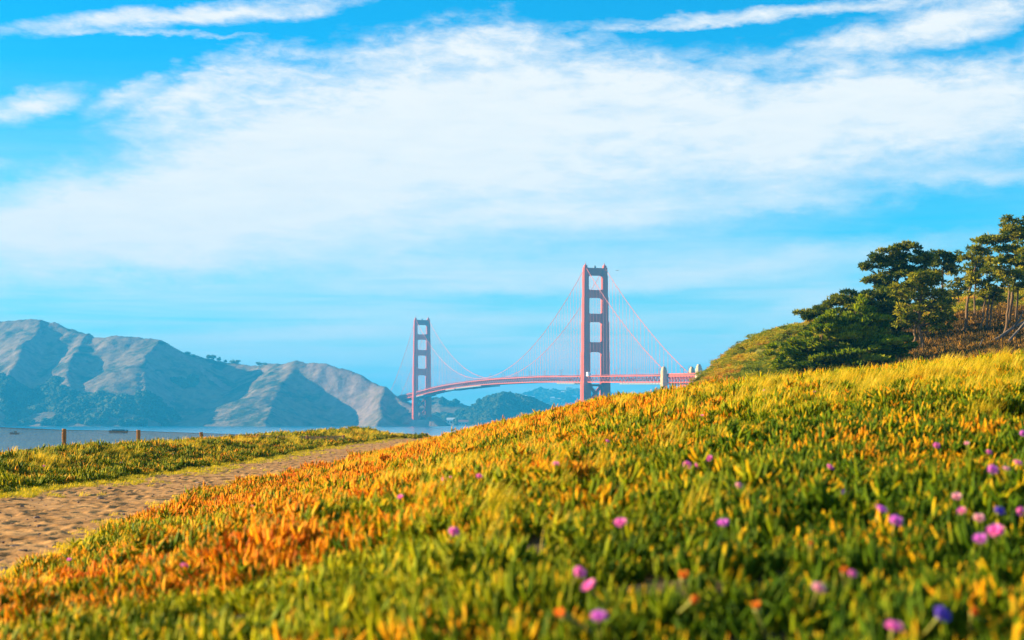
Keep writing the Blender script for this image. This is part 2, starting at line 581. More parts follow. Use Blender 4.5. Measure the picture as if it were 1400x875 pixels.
for k in range(2300):
    fy = math.exp(random.uniform(math.log(8), math.log(120)))
    l, r = path_edges(np.array([fy])); fx = random.uniform(l[0] + .3, r[0] - .3)
    an = random.gauss(math.pi / 2, .5); ca, sa = math.cos(an), math.sin(an)
    i0, i1 = np.searchsorted(py, fy - .4), np.searchsorted(py, fy + .4)
    if i1 <= i0: continue
    dx, dy = PX[i0:i1] - fx, PY[i0:i1] - fy
    q = ((dx * ca + dy * sa) / .17)**2 + ((-dx * sa + dy * ca) / .085)**2
    disp[i0:i1] += np.where(q < 4, -.028 * np.exp(-q * 1.6) + .010 * np.exp(-(np.sqrt(q) - 1.35)**2 * 8), 0)
PZ = PZ + disp * np.clip(edge / .3, 0, 1)
tag(grid_mesh("path", PX, PY, PZ, sand.m), kind='structure')

# ---- sea
sea = MT("sea_water", .18, .22)
wv = sea.noise(.045, 6, .62, 1, .55, 1); wv2 = sea.noise(.35, 4, .6, 1, .5, 1)
hsum = sea.math('ADD', wv, sea.math('MULTIPLY', wv2, .25))
sea.color(sea.ramp(sea.noise(.004, 5, .6, .5, 1.6, 1), [(.35, (.004, .10, .22)), (.65, (.008, .17, .32))]))
sea.bump(hsum, .55, 2.2)
sx_ = np.concatenate([np.linspace(-9500, 9500, 39)]); sy_ = np.concatenate([np.linspace(-1500, 11500, 27)])
SX, SY = np.meshgrid(sx_, sy_)
tag(grid_mesh("sea", SX, SY, SX * 0, sea.m), kind='structure')


# ------------------------------------------------------------------ far hills
def ridge_height(X, Y, ridges):
    H = np.full(X.shape, -60.0)
    for pts, sl, sr in ridges:
        P = [np.array(at(*p)) for p in pts]
        best = np.full(X.shape, -60.0)
        for a, b in zip(P[:-1], P[1:]):
            d = b[:2] - a[:2]; L2 = d @ d
            t = np.clip(((X - a[0]) * d[0] + (Y - a[1]) * d[1]) / L2, 0, 1)
            cx, cy_ = a[0] + t * d[0], a[1] + t * d[1]
            dist = np.hypot(X - cx, Y - cy_)
            side = (X - cx) * d[1] - (Y - cy_) * d[0]
            s = np.where(side > 0, sr, sl)
            best = np.maximum(best, a[2] + t * (b[2] - a[2]) - s * dist)
        k = 6.0                                       # soft maximum keeps the crests readable
        mx = np.maximum(H, best)
        H = mx + k * np.log(np.exp((H - mx) / k) + np.exp((best - mx) / k)) - k * .1 * np.exp(-np.abs(H - best) / k)
    return H


MARIN = [      # (points, slope on the right / far side, slope on the left / near side)
    ([(-420, 500, 4300), (-250, 470, 4300), (-120, 447, 4300), (0, 437, 4250), (60, 436, 4200), (95, 451, 4150), (125, 459, 4100), (165, 460, 4050),
      (213, 463, 4000), (255, 484, 4050), (290, 492, 4100), (355, 499, 4000), (410, 498, 3900)], .55, .60),
    ([(410, 498, 3900), (450, 498, 3850), (490, 512, 3790), (530, 528, 3710), (556, 546, 3650), (572, 577, 3620)], .6, .95),
    ([(55, 437, 4200), (32, 480, 3960), (8, 520, 3760), (-12, 584, 3480)], .80, .50),
    ([(-120, 447, 4300), (-135, 500, 3900), (-150, 584, 3480)], .7, .5),
    ([(120, 459, 4100), (100, 490, 3900), (92, 530, 3700)], .62, .62),
    ([(213, 464, 4000), (203, 490, 3860), (200, 530, 3690), (192, 584, 3480)], .90, .40),
    ([(410, 499, 3900), (390, 525, 3750), (378, 555, 3610), (364, 584, 3460)], .62, .36),
    ([(532, 529, 3700), (522, 560, 3600), (513, 584, 3490)], .9, .75),
]
hx = np.arange(-2350, 300, 6.0); hy = np.arange(3360, 4700, 6.0)
HX, HY = np.meshgrid(hx, hy)
wx = 18 * fbm(HX / 160, HY / 160, 3, 71); wy = 18 * fbm(HX / 160, HY / 160, 3, 72)
HZ = ridge_height(HX + wx, HY + wy, MARIN)
rg = 1 - np.abs(fbm(HX / 75, HY / 140, 4, 73)) * 2
HZ = HZ + np.clip(HZ / 60, 0, 1) * (5 * fbm(HX / 120, HY / 120, 4, 74) + 5 * (rg - .6)) + 3.6 * fbm(HX / 26, HY / 26, 3, 75) * np.clip(HZ / 20, 0, 1)
HZ = np.maximum(HZ, -20)
hill = MT("coastal_hill", .95, .05)
h1 = hill.noise(.010, 7, .62); h2 = hill.noise(.05, 6, .65); h3 = hill.noise(.006, 4)
grass_c = hill.ramp(h2, [(.3, (.085, .065, .04)), (.5, (.17, .12, .07)), (.75, (.26, .19, .125))])
scrub_c = hill.ramp(h2, [(.35, (.018, .028, .014)), (.65, (.06, .065, .03))])
hc = hill.mix(hill.ramp(hill.math('ADD', hill.math('MULTIPLY', h1, .6), hill.math('MULTIPLY', hill.noise(.032, 6, .7), .4)), [(.49, 0.0), (.56, 1.0)]), grass_c, scrub_c)
gz = hill.n('ShaderNodeSeparateXYZ'); hill.l(hill.pos(), gz.inputs[0])
nrm = hill.n('ShaderNodeSeparateXYZ'); hill.l(hill.n('ShaderNodeNewGeometry').outputs['True Normal'], nrm.inputs[0])
rock = hill.ramp(h2, [(.3, (.11, .07, .055)), (.6, (.24, .165, .135)), (.8, (.33, .25, .22))])
steep = hill.ramp(nrm.outputs[2], [(.70, 1.0), (.82, 0.0)])
hc = hill.mix(steep, hc, rock)
hill.color(hc).bump(h2, .6, 6.0)
tag(grid_mesh("headland_hills", HX, HY, HZ, hill.m), kind='structure')

WOOD = [([(560, 566, 4300), (585, 552, 4450), (600, 543, 4450), (622, 549, 4420), (645, 560, 4400)], .45, .45),
        ([(645, 560, 4380), (657, 549, 4330), (688, 541, 4280), (722, 544, 4260), (755, 561, 4230), (800, 577, 4200), (860, 592, 4200)], .5, .5),
        ([(690, 541, 4280), (672, 565, 4080), (660, 583, 3900)], .55, .6)]
w_x = np.arange(-420, 520, 7.0); w_y = np.arange(3750, 5000, 7.0)
WX, WY = np.meshgrid(w_x, w_y)
WZ = ridge_height(WX + 15 * fbm(WX / 90, WY / 90, 3, 81), WY, WOOD) + 5 * fbm(WX / 60, WY / 60, 4, 82)
WZ = np.maximum(WZ, -20)
tag(grid_mesh("bay_hills", WX, WY, WZ, hill.m), kind='structure')

FAR = [([(520, 570, 8200), (640, 562, 8200), (690, 548, 8200), (740, 534, 8200), (790, 530, 8200), (830, 539, 8100), (860, 543, 8100), (890, 541, 8000),
         (930, 544, 8000), (980, 551, 8000), (1100, 560, 8000), (1400, 566, 8000)], .30, .30),
       ([(760, 533, 8150), (770, 556, 7600), (780, 576, 7100)], .3, .3),
       ([(890, 541, 8000), (900, 565, 7500), (910, 577, 7200)], .3, .3)]
f_x = np.arange(-700, 3000, 22.0); f_y = np.arange(6800, 9300, 25.0)
FX, FY = np.meshgrid(f_x, f_y)
FZ = ridge_height(FX, FY, FAR) + 14 * fbm(FX / 200, FY / 200, 4, 91)
FZ = np.maximum(FZ, -20)
fh = MT("far_hill", .95, .05)
fh.color(fh.ramp(fh.noise(.012, 6, .65), [(.35, (.03, .05, .025)), (.55, (.09, .10, .05)), (.72, (.22, .18, .10))]))
tag(grid_mesh("far_hills", FX, FY, FZ, fh.m), kind='structure')


def grid_sample(gxv, gyv, Z, x, y):
    i = np.clip(np.searchsorted(gxv, x) - 1, 0, len(gxv) - 2); j = np.clip(np.searchsorted(gyv, y) - 1, 0, len(gyv) - 2)
    tx = (x - gxv[i]) / (gxv[i + 1] - gxv[i]); ty = (y - gyv[j]) / (gyv[j + 1] - gyv[j])
    return (Z[j, i] * (1 - tx) + Z[j, i + 1] * tx) * (1 - ty) + (Z[j + 1, i] * (1 - tx) + Z[j + 1, i + 1] * tx) * ty


def hill_hit(u, v, gxv, gyv, Z, y0, y1):
    d = ray(u, v)
    ys = np.linspace(y0, y1, 900)
    xs = d.x / d.y * ys; zs = EYE + d.z / d.y * ys
    g = grid_sample(gxv, gyv, Z, xs, ys)
    ok = zs <= g
    k = np.argmax(ok) if ok.any() else np.argmin(zs - g)
    return Vector((xs[k], ys[k], g[k]))


# ------------------------------------------------------------------ haze
hz = MB(); hz.box((0, 5000, 149), 9600, 6600, 151)
haze_m = bpy.data.materials.new("haze"); haze_m.use_nodes = True
nt = haze_m.node_tree
nt.nodes.remove(nt.nodes['Principled BSDF'])
pv = nt.nodes.new('ShaderNodeVolumePrincipled')
pv.inputs['Color'].default_value = (.03, .45, 1.0, 1)
pv.inputs['Density'].default_value = 0.000155
nt.links.new(pv.outputs[0], nt.nodes['Material Output'].inputs['Volume'])
tag(hz.build("haze", haze_m), kind='stuff')


# ------------------------------------------------------------------ scatter helper (only for stuff)
def proto_collection(name, meshes):
    c = bpy.data.collections.new(name)
    for i, m in enumerate(meshes):
        o = bpy.data.objects.new(f"{name}_{i:02d}", m)
        c.objects.link(o)
    return c


def scatter(name, pts, rot, scl, pick, protos, extra=None):
    m = bpy.data.meshes.new(name)
    m.vertices.add(len(pts)); m.vertices.foreach_set('co', np.asarray(pts, np.float32).ravel())
    a = m.attributes.new('rot', 'FLOAT_VECTOR', 'POINT'); a.data.foreach_set('vector', np.asarray(rot, np.float32).ravel())
    scl = np.asarray(scl, np.float32)
    if scl.ndim == 1: scl = np.repeat(scl[:, None], 3, 1)
    a = m.attributes.new('scl', 'FLOAT_VECTOR', 'POINT'); a.data.foreach_set('vector', scl.ravel())
    a = m.attributes.new('pick', 'INT', 'POINT'); a.data.foreach_set('value', np.asarray(pick, np.int32))
    for k, q in (extra or {}).items():
        a = m.attributes.new(k, 'FLOAT', 'POINT'); a.data.foreach_set('value', np.asarray(q, np.float32))
    o = bpy.data.objects.new(name, m)
    COL.objects.link(o)
    g = bpy.data.node_groups.new(name, 'GeometryNodeTree')
    g.interface.new_socket('Geometry', in_out='INPUT', socket_type='NodeSocketGeometry')
    g.interface.new_socket('Geometry', in_out='OUTPUT', socket_type='NodeSocketGeometry')
    gi, go = g.nodes.new('NodeGroupInput'), g.nodes.new('NodeGroupOutput')
    inst = g.nodes.new('GeometryNodeInstanceOnPoints')
    ci = g.nodes.new('GeometryNodeCollectionInfo')
    ci.inputs['Collection'].default_value = protos
    ci.inputs['Separate Children'].default_value = True
    ci.inputs['Reset Children'].default_value = True

    def na(nm, t):
        n = g.nodes.new('GeometryNodeInputNamedAttribute'); n.data_type = t; n.inputs[0].default_value = nm
        return n.outputs[0]
    eu = g.nodes.new('FunctionNodeEulerToRotation')
    g.links.new(na('rot', 'FLOAT_VECTOR'), eu.inputs[0])
    g.links.new(gi.outputs[0], inst.inputs['Points'])
    g.links.new(ci.outputs[0], inst.inputs['Instance'])
    inst.inputs['Pick Instance'].default_value = True
    g.links.new(na('pick', 'INT'), inst.inputs['Instance Index'])
    g.links.new(eu.outputs[0], inst.inputs['Rotation'])
    g.links.new(na('scl', 'FLOAT_VECTOR'), inst.inputs['Scale'])
    g.links.new(inst.outputs[0], go.inputs[0])
    md = o.modifiers.new('scatter', 'NODES'); md.node_group = g
    return o


# ------------------------------------------------------------------ suspension bridge
PS = np.array(at(814, 573, 2356)); PS[2] = 0
PN = np.array(at(576.5, 573, 3599)); PN[2] = 0
AX = (PN - PS); SPAN = np.linalg.norm(AX); AX /= SPAN                 # south tower -> north tower
BX = np.array((AX[1], -AX[0], 0.0))                                   # across, towards the right
UZ = np.array((0, 0, 1.0))


def bp(s, c, z):                                                      # s along the bridge from the south tower, c across, z height
    return PS + AX * s + BX * c + UZ * z


def paint(name, c):
    m = MT(name, .65, .10)
    k = m.noise(.5, 5, .6, 1, 1, .15)
    m.color(m.ramp(k, [(.3, tuple(q * .8 for q in c)), (.7, c)]))
    return m.m


ORANGE = paint("orange_red_paint", (.52, .080, .010))
ORANGE_L = paint("orange_red_paint_cable", (.60, .12, .05))
CONC = plain("pale_concrete", (.36, .26, .13), (.50, .37, .19), .25, .9)
CONC_D = plain("weathered_concrete", (.30, .20, .15), (.45, .33, .27), .12, .9)
STEEL_G = plain("grey_steel_sheet", (.13, .16, .18), (.22, .25, .26), .3, .8)
ASPH = plain("asphalt", (.05, .05, .05), (.07, .07, .07), .5, .9)
WHITE = plain("white_sheet", (.72, .72, .70), (.82, .82, .80), .4, .7)

b_root = empty("suspension_bridge", tuple(bp(0, 0, 0)))
tag(b_root, "long orange-red suspension bridge with two tall portal towers crossing the strait", "bridge")
B0 = np.array(b_root.location)


def deck_z(s):
    # road level: fitted camber over the main span, falling towards both shores
    xs = np.array([-620, -463, -343, 0, 320, 640, 960, 1280, 1640]); zs = np.array([63.5, 65.5, 67.5, 74.5, 81, 83.5, 81, 72.0, 61])
    return np.interp(s, np.linspace(-620, 1640, 200), _sm(xs, zs, np.linspace(-620, 1640, 200)))


def _sm(xk, zk, x):
    m = _slopes(xk.astype(float), zk.astype(float))
    i = np.clip(np.searchsorted(xk, x, side='right') - 1, 0, len(xk) - 2)
    h = (xk[i + 1] - xk[i]).astype(float); t = (x - xk[i]) / h
    return (2*t**3 - 3*t**2 + 1) * zk[i] + (t**3 - 2*t**2 + t) * h * m[i] + (-2*t**3 + 3*t**2) * zk[i + 1] + (t**3 - t**2) * h * m[i + 1]


def tower(s0, label):
    t = empty("tower", (0, 0, 0), b_root)
    t['label'] = label
    dz = float(deck_z(s0))
    steps = [(13, 66, 5.3, 8.3), (66, 107.5, 4.8, 7.7), (107.5, 149, 4.3, 7.0), (149, 183, 3.8, 6.2), (183, 213.5, 3.4, 5.4), (213.5, 224.5, 3.0, 4.8)]
    for sd in (-1, 1):
        mb = MB()
        for z0, z1, hb, ha in steps:
            c = sd * (18.8 - hb) if True else 0
            cc = sd * (13.7 + (hb - 3.4) * .15)
            mb.box(bp(s0, cc, (z0 + z1) / 2), hb, ha, (z1 - z0) / 2, BX, AX, UZ)
            # fluting: raised vertical strips on every face
            mb.box(bp(s0, cc, (z0 + z1) / 2 - .8), hb + .35, ha * .62, (z1 - z0) / 2 - .8, BX, AX, UZ)
            mb.box(bp(s0, cc, (z0 + z1) / 2 - 1.4), hb * .55, ha + .35, (z1 - z0) / 2 - 1.4, BX, AX, UZ)
            mb.box(bp(s0, cc, (z0 + z1) / 2 - 2.2), hb + .7, ha * .30, (z1 - z0) / 2 - 2.2, BX, AX, UZ)
        mb.box(bp(s0, sd * 13.7, 226), 2.0, 3.2, 1.5, BX, AX, UZ)
        mb.box(bp(s0, sd * 13.7, 228.6), 1.0, 1.6, 1.2, BX, AX, UZ, .5)
        mb.tube([bp(s0, sd * 13.7, 229.6), bp(s0, sd * 13.7, 232)], .25, 5)
        mb.build("leg", ORANGE, t, B0)
    # portal struts with rounded brackets in the corners
    for (z0, z1, hb, r) in [(213.5, 224.0, 10.2, 3.2), (182.5, 193.5, 9.9, 3.4), (149, 160.5, 9.6, 3.6), (107.5, 121, 9.2, 4.2)]:
        mb = MB()
        mb.box(bp(s0, 0, (z0 + z1) / 2), hb + .8, 2.6, (z1 - z0) / 2, BX, AX, UZ)
        for k in range(9):                             # shallow vertical ribs on the strut faces
            c = -hb + 1.6 + (2 * hb - 3.2) * k / 8
            mb.box(bp(s0, c, (z0 + z1) / 2), .35, 2.95, (z1 - z0) / 2 - 1.0, BX, AX, UZ)
        for sd in (-1, 1):
            for up in (-1, 1):
                if up > 0 and z0 > 200: continue
                zb = z1 if up > 0 else z0
                rr = r * (1 if up > 0 else 1.35)
                vs, n = [], 7
                for w in (-2.4, 2.4):
                    vs.append(bp(s0 + w, sd * (hb + .6), zb))
                    for q in range(n):
                        th = math.pi / 2 * q / (n - 1)
                        vs.append(bp(s0 + w, sd * (hb + .3 - rr + rr * math.sin(th)), zb + up * (rr - rr * math.cos(th))))
                m_ = n + 1
                fs = [tuple(range(m_)), tuple(range(m_, 2 * m_))[::-1]]
                fs += [(i, (i + 1) % m_, m_ + (i + 1) % m_, m_ + i) for i in range(m_)]
                mb.add(vs, fs)
        mb.build("portal_strut", ORANGE, t, B0)
    # cross bracing under the road
    mb = MB()
    zt = dz - 12
    zm = (zt + 14) / 2
    for z0, z1 in ((14, zm), (zm, zt)):
        for w in (-4.5, 4.5):
            mb.bar(bp(s0 + w, -9.5, z0), bp(s0 + w, 9.5, z1), 2.2, 2.2)
            mb.bar(bp(s0 + w, 9.5, z0), bp(s0 + w, -9.5, z1), 2.18, 2.18)
        mb.box(bp(s0, 0, z1 - .8), 9.6, 4.2, 1.4, BX, AX, UZ)
        mb.box(bp(s0, 0, (z0 + z1) / 2), 1.8, 5.2, 1.8, BX, AX, UZ)
    mb.build("cross_brace", ORANGE, t, B0)
    mb = MB()
    mb.box(bp(s0, 0, 4), 24, 14, 7.0, BX, AX, UZ, .96)
    mb.box(bp(s0, 0, 12.0), 20.5, 10.5, 1.5, BX, AX, UZ, .96)
    mb.build("pier", CONC_D, t, B0)
    mb = MB()
    mb.box(bp(s0, 0, 225.2), 1.4, 1.2, 1.2, BX, AX, UZ); mb.tube([bp(s0, 0, 226), bp(s0, 0, 228)], .6, 6)
    mb.build("beacon", STEEL_G, t, B0)
    return t


tower(0, "near taller-looking tower rising behind the flowered slope")
tower(SPAN, "far tower standing on its pier by the headland")

# deck: road slab, stiffening trusses, railing
S0, S1 = -343.0, 1623.0
PAN = 7.62


def deck(sa, sb, name_sfx=None):
    d = empty("deck", (0, 0, 0), b_root)
    ss = np.arange(sa, sb + 1e-3, PAN * 2)
    rb = MB(); sws = {-1: MB(), 1: MB()}; wst = MB(); est = MB(); lat = MB()
    for a, b in zip(ss[:-1], ss[1:]):
        za, zb = float(deck_z(a)), float(deck_z(b))
        rb.bar(bp(a, 0, za - .4), bp(b, 0, zb - .4), 26.2, .7)
        for mbx, c in ((wst, -13.7), (est, 13.7)):
            sg = -1 if c < 0 else 1
            mbx.bar(bp(a, c, za - .8), bp(b, c, zb - .8), .9, 1.2)           # top chord
            mbx.bar(bp(a, c, za - 8.6), bp(b, c, zb - 8.6), .9, 1.2)         # bottom chord
            m = (a + b) / 2; zm = (za + zb) / 2
            mbx.bar(bp(a, c, za - 8.2), bp(m, c, zm - 1.5), .45, .5)
            mbx.bar(bp(m, c, zm - 1.5), bp(b, c, zb - 8.2), .45, .5)
            mbx.bar(bp(a, c, za - 8.2), bp(a, c, za - 1.6), .45, .5)
            mbx.bar(bp(m, c, zm - 8.2), bp(m, c, zm - 1.6), .45, .5)
            sw = sws[sg]
            sw.bar(bp(a, c + sg * .3, za + 1.35), bp(b, c + sg * .3, zb + 1.35), .25, .22)
            for q in range(4):
                t = q / 4; zz = za + (zb - za) * t
                sw.bar(bp(a + (b - a) * t, c + sg * .3, zz - .2), bp(a + (b - a) * t, c + sg * .3, zz + 1.3), .3, .3)
        lat.bar(bp(a, -13.2, za - 8.6), bp(a, 13.2, za - 8.6), .5, .8)
        lat.bar(bp(a, -13.2, za - 8.7), bp(b, 13.2, zb - 8.7), .5, .5)
    rb.build("road_slab", ASPH, d, B0)
    wst.build("side_truss", ORANGE, d, B0); est.build("side_truss", ORANGE, d, B0)
    lat.build("lower_bracing", ORANGE, d, B0)
    for sw in sws.values(): sw.build("railing", ORANGE, d, B0)


deck(S0, S1)

# approach over the arch between the two concrete pylons, and beyond
ap = empty("approach_viaduct", (0, 0, 0), b_root)
mb = MB(); up_ = MB(); rls = {-1: MB(), 1: MB()}; trs = {-1: MB(), 1: MB()}
ss = np.arange(-640, -343 + .1, 9.9)
for a, b in zip(ss[:-1], ss[1:]):
    za, zb = float(deck_z(a)), float(deck_z(b))
    mb.bar(bp(a, 0, za - .5), bp(b, 0, zb - .5), 27, 1.0)
    for c in (-13.6, 13.6):
        sg = -1 if c < 0 else 1
        rl, tr = rls[sg], trs[sg]
        rl.bar(bp(a, c, za + .6), bp(b, c, zb + .6), .3, 1.3)
        tr.bar(bp(a, c, za - 1.8), bp(b, c, zb - 1.8), .8, 1.6)
        tr.bar(bp(a, c, za - 9.2), bp(b, c, zb - 9.2), .8, 1.2)
        tr.bar(bp(a, c, za - 9.0), bp((a + b) / 2, c, za - 2), .6, .7)
        tr.bar(bp((a + b) / 2, c, za - 2), bp(b, c, zb - 9.0), .6, .7)
        up_.bar(bp(a, c, 12), bp(a, c, za - 1.8), 1.5, 1.5)
    up_.bar(bp(a, -13.6, 30), bp(a, 13.6, 30), .6, .7)
mb.build("road_slab", ASPH, ap, B0); [q.build("railing", ORANGE, ap, B0) for q in rls.values()]; [q.build("side_truss", ORANGE, ap, B0) for q in trs.values()]
up_.build("column", ORANGE, ap, B0)
for c in (-13.6, 13.6):
    mb = MB(); P = []
    for k in range(25):
        q = k / 24
        P.append(bp(-343 - 120 * q, c, 14 + 40 * (1 - (2 * q - 1)**2)))
    for p, q in zip(P[:-1], P[1:]):
        mb.bar(p, q, 1.2, 1.6); mb.bar(p - UZ * 5, q - UZ * 5, 1.0, 1.2); mb.bar(p, q - UZ * 5, .6, .6)
    mb.build("arch_rib", ORANGE, ap, B0)


def pylon(s, c, z0=2, top=77):
    mb = MB()
    zt = top
    for z_a, z_b, hw, hl in ((z0, zt - 12, 2.9, 4.6), (zt - 12, zt - 4.5, 2.6, 4.2), (zt - 4.5, zt - 1.8, 2.1, 3.3), (zt - 1.8, zt, 1.4, 2.2)):
        mb.box(bp(s, c, (z_a + z_b) / 2), hw, hl, (z_b - z_a) / 2, BX, AX, UZ)
        mb.box(bp(s, c, (z_a + z_b) / 2 - .6), hw + .4, hl * .45, (z_b - z_a) / 2 - .6, BX, AX, UZ)
        mb.box(bp(s, c, (z_a + z_b) / 2 - .9), hw * .45, hl + .4, (z_b - z_a) / 2 - .9, BX, AX, UZ)
    o = mb.build("pylon", CONC, b_root, B0)
    o['label'] = "stepped pale concrete pylon at the end of the orange deck"


pylon(-343, -17.5); pylon(-343, 17.5); pylon(-463, -17.5, top=76); pylon(-463, 17.5, top=76)
pylon(SPAN + 343, -17.5, 20, 71); pylon(SPAN + 343, 17.5, 20, 71)

# cables and suspender ropes
SAG_END = 86.0


def cable_z(s):
    if 0 <= s <= SPAN:
        q = (s / SPAN - .5) * 2
        return SAG_END + (225.8 - SAG_END) * q * q
    if s < 0:
        q = -s / 343
        return 225.8 + (69.5 - 225.8) * q - 4 * 10 * q * (1 - q)
    q = (s - SPAN) / 343
    return 225.8 + (66 - 225.8) * q - 4 * 10 * q * (1 - q)


ropes = []
for c in (-13.7, 13.7):
    cb = MB()
    ss = np.concatenate([np.linspace(-343, 0, 24), np.linspace(0, SPAN, 90)[1:], np.linspace(SPAN, SPAN + 343, 24)[1:]])
    cb.tube([bp(s, c, cable_z(s)) for s in ss], .34, 7)
    # hand ropes above the cable
    cbo = cb.build("main_cable", ORANGE_L, b_root, B0, True)
    for s in np.concatenate([np.arange(-343 + 15.2, -8, 15.24), np.arange(15.24, SPAN - 5, 15.24), np.arange(SPAN + 15.24, SPAN + 335, 15.24)]):
        z1 = cable_z(s); z0 = float(deck_z(s)) + .2
        if z1 - z0 > 2: ropes.append((s, c, z0, z1))
ropes.sort(key=lambda r: r[0])
rest = MB()
for i, (s, c, z0, z1) in enumerate(ropes):
    mb = MB() if i < 100 else rest
    for o_ in (-.16, .16):
        mb.tube([bp(s + o_, c, z0), bp(s + o_, c, z1)], .12, 4, False)
    if i < 100: mb.build("suspender_rope", ORANGE_L, b_root, B0)
tag(rest.build("suspender_ropes", ORANGE_L, b_root, B0), kind='stuff')

# lamp posts on the deck edge
for k, s in enumerate(np.arange(-600, 1240, 91.4)):
    for c in (-13.2, 13.2):
        mb = MB(); z = float(deck_z(s))
        sg = -1 if c > 0 else 1
        mb.tube([bp(s, c, z), bp(s, c, z + 8.2)], [.30, .2], 5)
        mb.tube([bp(s, c, z + 8.0), bp(s, c + sg * 1.6, z + 9.0), bp(s, c + sg * 2.8, z + 8.9)], .14, 5)
        mb.box(bp(s, c + sg * 3.0, z + 8.7), .45, .3, .2, BX, AX, UZ)
        mb.build("lamp_post", ORANGE, b_root, B0)

# maintenance platforms slung below the trusses
for sa, sb, w in ((-330, -165, 13), (60, 150, 10), (640, 850, 14), (880, 960, 11), (1190, 1270, 11)):
    mb = MB()
    for a in np.arange(sa, sb, 12):
        z = float(deck_z(a)) - 10.2
        mb.box(bp(a + 5.5, 0, z - .9), w + 3, 5.6, .25, BX, AX, UZ)
        for c in (-w - 2.6, w + 2.6):
            mb.box(bp(a + 5.5, c, z + .1), .12, 5.6, .7, BX, AX, UZ)
            mb.bar(bp(a, c, z - .7), bp(a, c, z + 2.0), .35)
        mb.bar(bp(a, -w, z - .9), bp(a, -w, z + 2), .3)
    mb.build("work_platform", STEEL_G, b_root, B0)
mb = MB(); mb.box(bp(-18, -15.4, 76.2), 1.6, 4.0, 2.4, BX, AX, UZ); mb.box(bp(-18, -15.4, 78.9), 1.9, 4.3, .3, BX, AX, UZ, .8)
mb.build("walkway_shelter", WHITE, b_root, B0)

# ------------------------------------------------------------------ boats, far buildings, houses, bird
HULL = plain("dark_hull", (.006, .005, .006), (.012, .010, .010), 1.2, .9, .05)


def barge(u, v, length, label):
    d = ray(u, v); Y = -EYE / (d.z / d.y)
    p = at(u, v, Y)
    r = empty("barge", (p.x, p.y, 0)); tag(r, label, "barge")
    mb = MB(); h = length / 2
    prof = [(-h, 2.4), (-h * .93, 3.4), (-h * .86, 2.8), (h * .84, 2.8), (h * .93, 3.5), (h, 2.9), (h * .95, -.6), (-h * .95, -.6)]
    n = len(prof)
    vs = [(x, w, z) for w in (-3, 3) for x, z in prof]
    mb.add(vs, [tuple(range(n))[::-1], tuple(range(n, 2 * n))] + [(i, (i + 1) % n, n + (i + 1) % n, n + i) for i in range(n)])
    mb.build("hull", HULL, r)
    mb = MB()
    for x in np.linspace(-h * .8, h * .8, 9):
        mb.bar((x, -2.8, 2.8), (x, -2.8, 3.9), .14); mb.bar((x, 2.8, 2.8), (x, 2.8, 3.9), .14)
    mb.bar((-h * .85, -2.8, 3.9), (h * .9, -2.8, 3.9), .16); mb.bar((-h * .85, 2.8, 3.9), (h * .9, 2.8, 3.9), .16)
    mb.build("guard_rail", HULL, r)
    mb = MB()
    for k in range(6):
        mb.box((-h * .6 + k * h * .23, 0, 3.3), h * .10, 1.9, .5)
    mb.build("deck_cargo", HULL, r)


def fishing_boat(u, v, length, label):
    d = ray(u, v); Y = -EYE / (d.z / d.y)
    p = at(u, v, Y)
    r = empty("fishing_boat", (p.x, p.y, 0)); tag(r, label, "boat")
    h = length / 2
    mb = MB()
    st = [(-h, 1.3, 1.2), (-h * .6, 1.6, 1.0), (0, 1.7, .95), (h * .5, 1.3, 1.2), (h * .85, .6, 1.6), (h, .06, 1.9)]
    vs = []
    for x, w, z in st: vs += [(x, -w, z), (x, -w * .7, -.5), (x, w * .7, -.5), (x, w, z)]
    fs = [(0, 1, 2, 3)]
    for i in range(len(st) - 1):
        a = i * 4
        fs += [(a + k, a + 4 + k, a + 4 + (k + 1) % 4, a + (k + 1) % 4) for k in range(4)]
    fs.append((20, 23, 22, 21)); mb.add(vs, fs)
    mb.build("hull", HULL, r)
    mb = MB(); mb.box((h * .15, 0, 2.0), h * .28, .95, 1.1, top=.9); mb.box((h * .15, 0, 3.2), h * .33, 1.1, .1)
    mb.build("cabin", HULL, r)
    mb = MB(); mb.tube([(-h * .45, 0, 1), (-h * .45, 0, 3.0)], .12, 5); mb.box((-h * .6, 0, 1.6), h * .22, .8, .55)
    mb.build("mast", HULL, r)


barge(162, 592.3, 19.5, "long dark flat barge floating beyond the mesh fence between two posts")
fishing_boat(20, 593.8, 9.5, "small dark boat floating left of the brown fence posts")

RED_R = plain("dull_red_roof", (.28, .09, .06), (.36, .14, .10), .3, .8)
PALE_W = plain("pale_wall", (.55, .53, .48), (.68, .66, .60), .3, .9)
DARK_W = plain("window_glass", (.03, .04, .05), (.05, .06, .08), .5, .3)


def building(name, u, v, w, dpt, h, roof_h, wall_m, roof_m, label, cat, hit, group=None, windows=0):
    p = hit(u, v)
    r = empty(name, (p.x, p.y, p.z)); tag(r, label, cat, group)
    mb = MB(); mb.box((0, 0, h / 2 - 2), w / 2, dpt / 2, h / 2 + 2)
    mb.build("wall", wall_m, r)
    mb = MB(); e = .6
    vs = [(-w/2-e, -dpt/2-e, h + .01), (w/2+e, -dpt/2-e, h + .01), (w/2+e, dpt/2+e, h + .01), (-w/2-e, dpt/2+e, h + .01), (-w/2-e, 0, h + roof_h), (w/2+e, 0, h + roof_h)]
    mb.add(vs, [(0, 1, 5, 4), (2, 3, 4, 5), (0, 4, 3), (1, 2, 5), (0, 3, 2, 1)])
    mb.build("roof", roof_m, r)
    for k in range(windows):
        x = -w / 2 + (k + .5) * w / windows
        mb = MB(); mb.box((x, -dpt / 2 - .05, h * .5), w / windows * .28, .15, h * .2); mb.build("window", DARK_W, r)


def shore(u, v):
    return hill_hit(u, v, w_x, w_y, np.maximum(WZ, 1.0), 3700, 4300)


